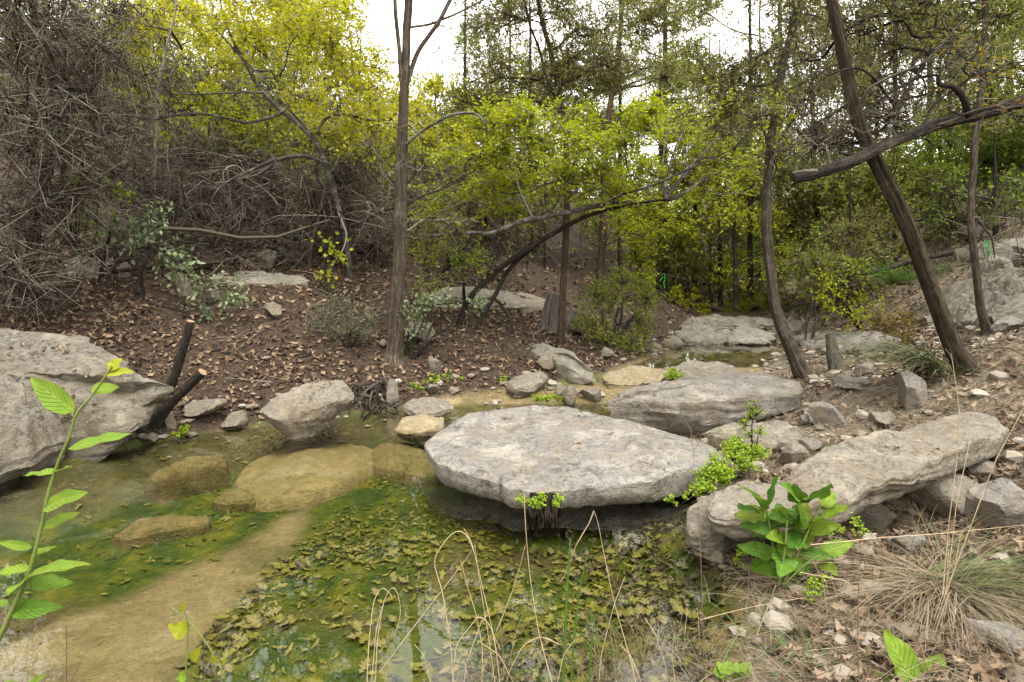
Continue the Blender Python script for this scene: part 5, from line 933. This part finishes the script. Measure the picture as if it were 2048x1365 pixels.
stick('sawn_log', 'sawn cedar log end showing orange wood under the dead juniper', [(-120,575,60),(-20,556,58),(42,546,56)], 5.1, B_dark, 'log', 14, 18)
RC = thing('root_clump', PG(760, 820), 'dark tangled root clump washed bare at the water edge', 'roots')
for k in range(34):
    a = PG(rng.uniform(705, 790), rng.uniform(770, 800)) + [0, 0, .03]; b = PG(rng.uniform(690, 800), rng.uniform(812, 842)) + [0, -.03, rng.uniform(0, .05)]; P = lines([a], [b], 12, .12, .05)[0]; mb = MB(); r = rng.uniform(.004, .018); tubes(mb, P, np.linspace(r, r * .4, 12), 6, .15); mb.build('root', B_dark if k % 3 else B_dead, RC, bark=True)
mb = MB()
for k in range(20):
    c = PZ(1090 + rng.uniform(-28, 28), 1035, .0); P = lines([c + [0, .05, .12]], [c + [rng.normal() * .02, 0, -.06]], 6, .1)[0]; tubes(mb, P, np.full(6, .006), 4)
tag(mb.build('root_mat', B_dark, origin=PZ(1090, 1035, -.05)), 'dark root mat hanging into the water beneath the small lime fern', 'roots')
for lab, px, py, Y, hgt in [('green plastic ribbon tied to a far twig above the pond', 1326, 562, 10.4, 30), ('green plastic ribbon hanging beside the thin slope tree', 1974, 495, 7.2, 34)]:
    T = thing('flagging_ribbon', PY(px, py, Y), lab, 'ribbon'); t_ = np.linspace(0, 1, 10)
    for s in (-1, 1):
        P = np.array([PY(px + s * (1 + 4 * q) + 2 * math.sin(q * 5 + s), py - hgt / 2 + hgt * q * (.75 + .25 * s), Y) for q in t_])[None]; mb = MB(); ribbons(mb, P, np.full((1, 10), .008), np.array([.5, 1, .2])); mb.build('tail', mat_plain('ribbon_green', (.03, .5, .09), (.02, .36, .06), 5, .4, 0, trans=.3) if s < 0 else bpy.data.materials['ribbon_green'], T)
    limb(T, [(px - 60, py - hgt / 2 - 12, 3), (px, py - hgt / 2, 3), (px + 50, py - hgt / 2 + 14, 2)], [Y] * 3, B_dead2, K=8, name='twig')
# ---------------------------------------------------------------- near plants, leaf by leaf
def big_leaf(T, base, tip, width, mat, up=None, droop=.12, fold=.25, serr=0.0, heart=0.0, name='leaf'):
    nu, nv2 = 22 if serr else 14, 7; base = np.asarray(base); tip = np.asarray(tip); ax = tip - base; L = np.linalg.norm(ax); d = ax / L
    up = unit(np.array([0, -.55, .8]) + .25 * rng.normal(size=3)) if up is None else unit(np.asarray(up, float)); s = unit(np.cross(d, up)); n = np.cross(s, d)
    u = np.linspace(0, 1, nu); wv = np.sin(math.pi * np.clip(u, 0, 1) ** (.72 - .25 * heart)) ** (.85) + .02; wv *= width * .5
    if serr: wv = wv * (1 + serr * (np.arange(nu) % 2 - .5))
    vv = np.linspace(-1, 1, nv2); ph = rng.uniform(0, 6)
    V = base + d * (u * L)[:, None, None] + s * (wv[:, None] * vv[None])[..., None]
    hgt = fold * wv[:, None] * np.abs(vv)[None] ** 1.4 - droop * L * (u ** 2)[:, None] + .05 * width * (np.sin(u * 13 + ph)[:, None] * np.abs(vv)[None] + .6 * np.sin(u * 21 + ph)[:, None] * vv[None])
    hgt += droop * L * u[:, None]
    V = V + n * hgt[..., None]
    o0 = np.array(WLOC[T.name]); me = bpy.data.meshes.new(name); F = []; UV = []
    for i in range(nu - 1):
        for j in range(nv2 - 1):
            F.append((i * nv2 + j, i * nv2 + j + 1, (i + 1) * nv2 + j + 1, (i + 1) * nv2 + j)); UV += [(u[i], (vv[j] + 1) / 2), (u[i], (vv[j+1] + 1) / 2), (u[i+1], (vv[j+1] + 1) / 2), (u[i+1], (vv[j] + 1) / 2)]
    me.from_pydata((V.reshape(-1, 3) - o0).tolist(), [], F); ul = me.uv_layers.new(name='UVMap'); ul.data.foreach_set('uv', np.array(UV).ravel())
    me.polygons.foreach_set('use_smooth', np.ones(len(F), bool)); me.materials.append(mat); o = bpy.data.objects.new(name, me); COL.objects.link(o); o.parent = T; return o
G1 = mat_bigleaf('bright_leaf', (.30, .46, .045), (.19, .34, .03), .4); G2 = mat_bigleaf('green_plant_leaf', (.21, .40, .04), (.12, .28, .025), .4)
G4 = mat_bigleaf('deep_green_leaf', (.13, .28, .03), (.07, .19, .02), .35); G5 = mat_bigleaf('olive_leaf', (.27, .38, .04), (.16, .26, .03), .4)
G3 = mat_bigleaf('yellow_leaf', (.52, .56, .04), (.38, .46, .03), .45)
M_stem = mat_plain('green_stem', (.22, .28, .06), (.14, .19, .035), 12, .6, .1)
def stems(T, paths, mat=None, name='stem', m=7):
    for pts, Y in paths:
        PR = trunk(pts, Y, 0, 30, 1.0, sink=0, wig=.002); mb = MB(); tubes(mb, PR[0], PR[1], m); mb.build(name, mat or M_stem, T)
Y1 = 1.36
T = thing('leafy_plant', (-1.28, Y1 - .1, hz(-1.28, Y1 - .1)), 'tall bright green leafy stem rising before the sloping boulder', 'plant')
stems(T, [([(224,733,6),(185,790,8),(152,828,9),(138,872,10),(115,925,11),(96,985,12),(85,1040,12),(72,1095,13),(55,1150,14),(20,1230,16),(-40,1365,18),(-120,1600,20)], Y1)])
for b, t_, wd, mt, dy in [((218,742),(244,716),26,G3,.02),((213,750),(269,744),22,G3,.0),((182,784),(239,774),30,G1,.05),((149,824),(62,756),46,G1,.03),((138,897),(266,868),36,G1,-.06),((110,948),(46,952),32,G1,.05),((108,945),(144,934),22,G1,-.05),((90,1017),(179,986),38,G1,-.04),((86,1058),(163,1025),30,G1,.05),((64,1096),(-6,1084),18,G1,.0),((62,1113),(116,1093),18,G1,.04),((58,1140),(-12,1150),34,G1,-.02),((58,1150),(182,1130),36,G1,-.05),((54,1158),(18,1192),46,G1,-.06),((58,1166),(147,1166),36,G2,.06),((22,1226),(126,1214),40,G2,.03),((14,1212),(-30,1206),24,G2,.05),((30,1200),(60,1235),30,G2,.05)]:
    big_leaf(T, PY(*b, Y1), PY(*t_, Y1 + dy), wd / FPX * Y1 * 1.05, mt, droop=rng.uniform(-.1, .25), fold=rng.uniform(.1, .4))
B = PG(1560, 1172); Y2 = B[1]
T = thing('broadleaf_plant', B, 'lush broad-leaved green plant in front of the long slab', 'plant')
stems(T, [([(1560,1172,9),(1548,1100,9),(1532,1010,8)], Y2), ([(1562,1172,9),(1585,1090,9),(1606,1005,8)], Y2 + .03), ([(1565,1172,9),(1600,1100,8),(1642,1010,7)], Y2 - .03), ([(1558,1172,9),(1570,1100,8),(1575,1040,6)], Y2 - .06), ([(1565,1172,7),(1610,1130,6),(1640,1110,5)], Y2 - .05)])
for b, t_, wd in [((1535,1012),(1556,948),30),((1532,1018),(1476,972),42),((1530,1030),(1468,1032),46),((1525,1025),(1500,985),36),((1604,1003),(1560,966),34),((1608,1002),(1662,966),64),((1603,1008),(1588,968),42),((1644,1012),(1668,984),32),((1642,1035),(1702,1012),32),((1612,1058),(1682,1050),32),((1560,1062),(1478,1050),40),((1575,1058),(1553,1008),46),((1600,1052),(1596,1008),42),((1556,1112),(1473,1092),44),((1570,1072),(1614,1102),46),((1566,1102),(1560,1154),54),((1546,1118),(1502,1142),50),((1588,1112),(1602,1152),34),((1632,1112),(1708,1086),36),((1640,1128),(1676,1152),34),((1600,1104),(1668,1116),34),((1560,1140),(1548,1176),40),((1580,1085),(1530,1075),40),((1620,1040),(1650,1060),36),((1590,1020),(1625,1030),44),((1545,1080),(1500,1070),40),((1575,1130),(1590,1165),30)]+[((1540+rng.uniform(-30,90),1095+rng.uniform(-85,60)),None,rng.uniform(24,44)) for _ in range(18)]:
    if t_ is None: a = rng.uniform(0, 6.28); l_ = rng.uniform(34, 60); t_ = (b[0] + l_ * math.cos(a), b[1] + l_ * .6 * math.sin(a))
    dy = rng.uniform(-.13, .10); big_leaf(T, PY(*b, Y2), PY(*t_, Y2 + dy), wd / FPX * Y2 * .98, (G2, G4, G2, G5, G1, G4)[rng.integers(6)], droop=rng.uniform(-.05, .35), fold=rng.uniform(.1, .45), serr=.10)
B = PG(1832, 1380); Y3 = B[1]; T = thing('broadleaf_seedling', B, 'few large upright leaves at the bottom edge of the near bank', 'plant')
for b, t_, wd, mt in [((1828,1368),(1766,1258),58,G1),((1832,1372),(1888,1308),44,G1),((1805,1380),(1722,1342),26,G1),((1858,1372),(1898,1342),24,G1)]: big_leaf(T, PY(*b, Y3), PY(*t_, Y3 + .06), wd / FPX * Y3 * 1.1, mt, up=(.1, -.8, .5), serr=.05)
stems(T, [([(1830,1400,7),(1829,1372,6),(1822,1360,4)], Y3)])
B = PG(1462, 1376); Y3 = B[1]; T = thing('clover_seedling', B, 'cluster of small round fresh leaves at the bottom of the shore', 'plant')
for k in range(14):
    a = rng.uniform(0, 6.28); c = (1465 + 42 * math.cos(a) * rng.uniform(.3, 1), 1352 + 16 * math.sin(a)); big_leaf(T, PY(c[0], c[1] + 8, Y3), PY(c[0] + rng.uniform(-20, 20), c[1] - 16, Y3 + .03), .036, G1, up=(0, -.5, .8), heart=.8)
stems(T, [([(1462,1400,4),(1450,1370,3),(1440,1350,3)], Y3), ([(1465,1400,4),(1480,1370,3),(1490,1350,3)], Y3)])
Y4 = 1.5; T = thing('greenbrier_vine', (PY(372, 1380, Y4)[0], Y4, hz(PY(372, 1380, Y4)[0], Y4)), 'young twining vine with heart-shaped leaves over the sand tongue', 'vine')
stems(T, [([(366,1600,5),(370,1365,5),(373,1300,5),(376,1245,4),(368,1222,2)], Y4), ([(448,1600,4),(443,1365,4),(436,1330,3),(404,1275,3),(368,1235,2),(340,1213,2)], Y4)])
for b, t_, wd, mt in [((375,1264),(336,1250),30,G3),((384,1322),(404,1290),18,G3),((372,1352),(350,1358),20,G1),((362,1222),(374,1204),12,G3),((436,1325),(424,1308),10,G3),((446,1330),(455,1312),8,G3)]: big_leaf(T, PY(*b, Y4), PY(*t_, Y4 - .02), wd / FPX * Y4 * 1.2, mt, heart=.8, up=(.2, -.8, .5))
T = thing('broadleaf_seedling', (PY(60, 1385, Y4)[0], Y4, 0), 'green leaf tips peeking in at the lowest corner of the sand', 'plant')
for b, t_ in [((50,1385),(92,1348)),((50,1388),(10,1362)),((40,1390),(60,1365))]: big_leaf(T, PY(*b, Y4), PY(*t_, Y4), .03, G1)
stems(T, [([(55,1500,4),(50,1387,4)], Y4)])
# dry stalks standing in the shallows, each its own part
def stalks(label, base_px, paths, mat=None, name='dry_stalk', cat='grass stalk', Y=1.62):
    B = PY(*base_px, Y); B[2] = hz(B[0], B[1]); T = thing(name, B, label, cat)
    for pts, wd in paths:
        q_ = np.array(pts, float); a_ = np.concatenate([[0], np.cumsum(np.linalg.norm(np.diff(q_, axis=0), axis=1))]); u_ = np.linspace(0, a_[-1], 26); q_ = np.stack([np.interp(u_, a_, q_[:, 0]), np.interp(u_, a_, q_[:, 1])], 1)
        q_[1:-1] = .5 * q_[1:-1] + .25 * (q_[:-2] + q_[2:]); bow = np.sin(np.linspace(0, math.pi, 26)) * rng.normal() * 5; q_[:, 0] += bow
        pts = [(p[0], p[1], wd) for p in q_]; PR = trunk(pts, Y + rng.uniform(-.05, .05), rng.uniform(-.05, .05), 44, 1.0, sink=0, wig=.003); mb = MB()
        P = PR[0][None]; ribw = PR[1][None] * np.linspace(1, .55, 44)[None]; tubes(mb, P, ribw * (1 + .25 * fbm(P[0] * 14, 2)[None]) * .85, 5, .25); mb.build('stalk', mat or M_stalk, T)
M_stalk = mat_plain('straw_stalk', (.68, .54, .35), (.40, .29, .17), 25, .7, .2); M_stalk2 = mat_plain('brown_stalk', (.27, .19, .13), (.15, .10, .07), 25, .8, .2)
M_reed = mat_plain('green_blade', (.12, .24, .03), (.07, .16, .02), 25, .5, .1, trans=.2)
stalks('tallest dry straw clump with folded blades over the pool edge', (985, 1480), [([(915,1480),(905,1290),(890,1185),(868,1122),(904,1068),(926,1057),(940,1078),(950,1110)],6),([(1010,1480),(985,1290),(962,1180),(942,1082),(928,1058)],6),([(1002,1480),(965,1230),(955,1150),(950,1092)],4),([(960,1480),(968,1300),(955,1230),(935,1170),(922,1122)],4),([(760,1345),(830,1262),(890,1185),(935,1120),(951,1090)],3.5),([(920,1480),(935,1330),(965,1240),(975,1230)],4),([(905,1365),(915,1290),(960,1232),(978,1245),(1000,1300)],3)])
stalks('loose dry stalks leaning at the bottom of the pool between the clumps', (1050, 1480), [([(1060,1480),(1030,1365),(1000,1310),(960,1285)],4),([(1000,1480),(1020,1350),(1050,1290),(1085,1272),(1120,1290)],3.5),([(1090,1480),(1110,1370),(1125,1310),(1150,1280)],3),([(880,1480),(865,1365),(850,1310),(830,1290)],3.5),([(1340,1480),(1330,1340),(1310,1270),(1290,1235)],4),([(1290,1480),(1285,1365),(1262,1310),(1240,1290)],3.5),([(1370,1480),(1345,1380),(1340,1310),(1350,1260)],3.5)])
stalks('lone thin brown stem standing before the largest slab', (1110, 1480), [([(1130,1480),(1105,1365),(1080,1270),(1062,1150),(1053,1050),(1048,960),(1046,905)],3.5),([(993,1262),(1020,1190),(1040,1130),(1051,1092)],5)])
stalks('sharply bent straw stalk left standing over the shallow leaves', (1270, 1480), [([(1300,1480),(1265,1320),(1230,1200),(1210,1110),(1196,1040),(1188,1022)],4.5),([(1188,1022),(1180,1045),(1150,1095),(1136,1140),(1122,1165)],4),([(1190,1480),(1205,1310),(1232,1200),(1250,1152)],3.5)])
stalks('small tangle of curled dry stalks above the white reflections', (745, 1480), [([(735,1480),(745,1290),(752,1200),(768,1172),(785,1195)],3.5),([(748,1480),(760,1280),(772,1205),(790,1168),(798,1180),(806,1225),(790,1275)],3),([(730,1480),(752,1260),(765,1215)],5)])
stalks('tall reddish stem crossing before the lime ferns', (1412, 1480), [([(1415,1480),(1410,1330),(1406,1180),(1400,1050),(1390,930),(1384,885)],4),([(1384,885),(1372,850),(1366,835)],2.5),([(1388,900),(1398,880),(1400,872)],2.5)], M_stalk2, Y=1.75)
stalks('brown stick upright in the dry litter at the bottom', (1722, 1480), [([(1724,1480),(1722,1365),(1719,1260),(1718,1165)],6)], M_stalk2, 'twig', 'twig', Y=1.5)
stalks('thin twig fork sticking up out of the sand tongue', (135, 1480), [([(130,1480),(128,1365),(132,1250)],3),([(132,1480),(140,1365),(172,1300)],3.5)], M_stalk2, 'twig', 'twig', Y=1.5)
stalks('three tall pale seed stalks rising from the shaggy grass clump', (1885, 1180), [([(1885,1190),(1892,1050),(1908,912),(1914,828),(1903,707)],4.5),([(1890,1190),(1905,1000),(1930,904),(1946,822)],3),([(1890,1190),(1950,1040),(1995,918),(2048,815)],3.5),([(1620,1090),(1760,1075),(1880,1068),(2048,1050)],3.5)], Y=1.8)
stalks('upright fresh green blades at the bottom of the pool edge', (1140, 1480), [([(1120,1480),(1127,1300),(1133,1180),(1141,1078)],15),([(1135,1480),(1148,1280),(1160,1180),(1174,1112)],10),([(1186,1480),(1188,1330),(1190,1228)],11),([(1150,1265),(1200,1290),(1250,1350)],4),([(1048,1390),(1035,1350),(1030,1330)],6)], M_reed, 'green_blade', 'grass blade', Y=1.6)
stalks('pale twigs lying across the litter by the broad-leaved plant', (1600, 1250), [([(1512,1275),(1530,1225),(1552,1170)],6),([(1625,1120),(1645,1160),(1658,1250)],3),([(1400,1240),(1500,1215),(1610,1195)],4),([(1600,1145),(1690,1160),(1760,1220),(1830,1300)],3)], M_stalk, 'twig', 'twig', Y=1.95)
# ---------------------------------------------------------------- litter of pebbles, sticks, straw
def ico():
    ph = (1 + 5 ** .5) / 2; v = np.array([(-1,ph,0),(1,ph,0),(-1,-ph,0),(1,-ph,0),(0,-1,ph),(0,1,ph),(0,-1,-ph),(0,1,-ph),(ph,0,-1),(ph,0,1),(-ph,0,-1),(-ph,0,1)], float)
    f = np.array([(0,11,5),(0,5,1),(0,1,7),(0,7,10),(0,10,11),(1,5,9),(5,11,4),(11,10,2),(10,7,6),(7,1,8),(3,9,4),(3,4,2),(3,2,6),(3,6,8),(3,8,9),(4,9,5),(2,4,11),(6,2,10),(8,6,7),(9,8,1)]); return unit(v), f
IV, IF = ico()
def gravel(n, box, cond, size, mat, name, label, cat='gravel'):
    x = rng.uniform(box[0], box[1], n); y = rng.uniform(box[2], box[3], n); z, dl, dr, ins = H(x, y, True); k = cond(x, y, z, dl, dr, ins) > rng.uniform(0, 1, n); x, y, z = x[k], y[k], z[k]; n = len(x)
    s = size[0] + (size[1] - size[0]) * rng.uniform(0, 1, n) ** 4; a = rng.uniform(0, 6.28, n); sc = np.stack([s, s * rng.uniform(.6, 1, n), s * rng.uniform(.3, .6, n)], -1)
    V = (IV[None] * rng.uniform(.75, 1.15, (n, 12, 1))) * sc[:, None]; ca, sa = np.cos(a)[:, None], np.sin(a)[:, None]
    V = np.stack([V[..., 0] * ca - V[..., 1] * sa, V[..., 0] * sa + V[..., 1] * ca, V[..., 2]], -1) + np.stack([x, y, z + .2 * s], -1)[:, None]
    mb = MB(); mb.add(V.reshape(-1, 3), (np.arange(n)[:, None, None] * 12 + IF[None]).reshape(-1, 3)); tag(mb.build(name, mat, smooth=False), label, cat, kind='stuff')
M_grav = mat_leaf('gravel', [(.20, .165, .12), (.33, .29, .23), (.44, .40, .34), (.27, .22, .16)], trans=.01, rough=.95)
gravel(9000, (.3, 7, 1.2, 9), lambda x, y, z, dl, dr, ins: np.where(ins | (dr > dl), 0, .25 + .75 * clump(x, y, 1.1, -.2, .4)), (.006, .08), M_grav, 'gravel', 'loose limestone gravel on the rocky near bank')
gravel(5000, (-3, 4.5, 4.3, 11), lambda x, y, z, dl, dr, ins: np.where((dl < .45) | (ins & (y > 5.6)), .6, .02), (.008, .085), M_grav, 'gravel', 'small stones along the far shore and wet channel')
def sticks(n, box, cond, mat, label, ln=(.06, .4), r=(.0012, .004)):
    x = rng.uniform(box[0], box[1], n); y = rng.uniform(box[2], box[3], n); z, dl, dr, ins = H(x, y, True); k = cond(x, y, z, dl, dr, ins) > rng.uniform(0, 1, n); x, y, z = x[k], y[k], z[k]; n = len(x)
    a = rng.uniform(0, 6.28, n); L_ = rng.uniform(*ln, n); x2, y2 = x + np.cos(a) * L_, y + np.sin(a) * L_; S = np.stack([x, y, z + .02], -1); E = np.stack([x2, y2, H(x2, y2) + rng.uniform(.01, .07, n)], -1)
    mb = MB(); P = lines(S, E, 3, .1); tubes(mb, P, np.linspace(1, .5, 3)[None] * rng.uniform(*r, (n, 1)), 3); tag(mb.build('twig_litter', mat, smooth=True), label, 'twig litter', kind='stuff')
sticks(9000, (.3, 4, 1.2, 4.2), lambda x, y, z, dl, dr, ins: np.where(ins | (dr > dl), 0, np.interp(y, [1.2, 2.4, 4], [1, .8, .25])), M_straw, 'pale straw and twig bits over the near bank', (.05, .28), (.0008, .0022))
sticks(1600, (-5, 3, 4, 10), lambda x, y, z, dl, dr, ins: np.where(ins | (dl > dr), 0, .7), B_dead, 'thin grey twigs lying in the far bank litter', (.1, .6), (.0015, .005))
sticks(1800, (2.5, 10, 4, 13), lambda x, y, z, dl, dr, ins: np.where(ins | (dr > dl), 0, .7), B_dead, 'grey twigs strewn on the rocky slope', (.15, .9), (.002, .007))
# brush and saplings too tangled to count, over both hillsides
def undergrowth(label, n, box, cond, hgt, leaf, n_tw, n_leaf, L_):
    x = rng.uniform(box[0], box[1], n); y = rng.uniform(box[2], box[3], n); z, dl, dr, ins = H(x, y, True); k = cond(x, y, z, dl, dr, ins) > rng.uniform(0, 1, n); S = np.stack([x, y, z - .05], -1)[k]; n = len(S)
    E = S + rng.normal(size=(n, 3)) * [.5, .5, 0] + np.array([0, 0, 1.0]) * rng.uniform(*hgt, (n, 1)); ST_ = lines(S, E, 7, .12); mb = MB(); tubes(mb, ST_, np.linspace(1, .4, 7)[None] * rng.uniform(.006, .016, (n, 1)), 3)
    idx = np.repeat(np.arange(n), n_tw); s, d = along(ST_, idx, rng.uniform(.2, 1, len(idx))); TW = lines(s, s + unit(d * .4 + rdir(len(idx))) * rng.uniform(.25, .9, (len(idx), 1)), 2, .2, -.1); tubes(mb, TW, np.linspace(1, .4, 2)[None] * .005 * np.ones((len(TW), 1)), 3)
    tag(mb.build('undergrowth', B_dead, smooth=True), label + ', its bare stems', 'undergrowth', kind='stuff')
    p, d = foliage_points(TW, n_leaf, .05); nn = len(p); mb = MB(); leaves(mb, p, unit(d + rdir(nn)), rdir(nn), rng.uniform(*L_, nn), .5); tag(mb.build('undergrowth', leaf, smooth=True), label + ', its leaves', 'undergrowth', kind='stuff')
undergrowth('grey tangled brush covering the far hillside', 400, (-14, 3, 8.3, 22), lambda x, y, z, dl, dr, ins: np.where(ins | (dl > dr) | (dl < 3.0), 0, 1), (.8, 2.6), L_jun, 14, 5, (.06, .13))
undergrowth('green tangled brush covering the rocky slope', 300, (5, 22, 8.5, 24), lambda x, y, z, dl, dr, ins: np.where(ins | (dr > dl) | (dr < 3.6), 0, 1), (.6, 2.2), L_green, 14, 6, (.06, .12))
undergrowth('dense wood closing the valley up the creek', 280, (0, 16, 13.5, 30), lambda x, y, z, dl, dr, ins: np.ones_like(x), (1.0, 4.0), L_jun2, 16, 7, (.08, .16))


undergrowth('dry twiggy brush strewn over the rocky slope', 130, (5.2, 12, 6.5, 11), lambda x, y, z, dl, dr, ins: np.where(ins | (dr > dl) | (dr < 2.2), 0, 1), (.15, .7), L_rust, 14, 1, (.03, .06))
for lab, px, py, n_, dr_ in [('dry straw wisps lying on the near bank below the broad-leaved plant', 1600, 1240, 160, (270, 80)), ('dry straw wisps spread before the shaggy grass clump', 1760, 1230, 180, (200, 70)), ('dry straw wisps at the bottom edge beside the brown stick', 1680, 1345, 160, (160, 90)), ('dry straw wisps in the bottom corner', 1960, 1345, 160, (180, 80))]:
    grass_clump(lab, px, py, n_, (.08, .3), dr_, M_straw, .0013, base_r=.12, upr=.5)
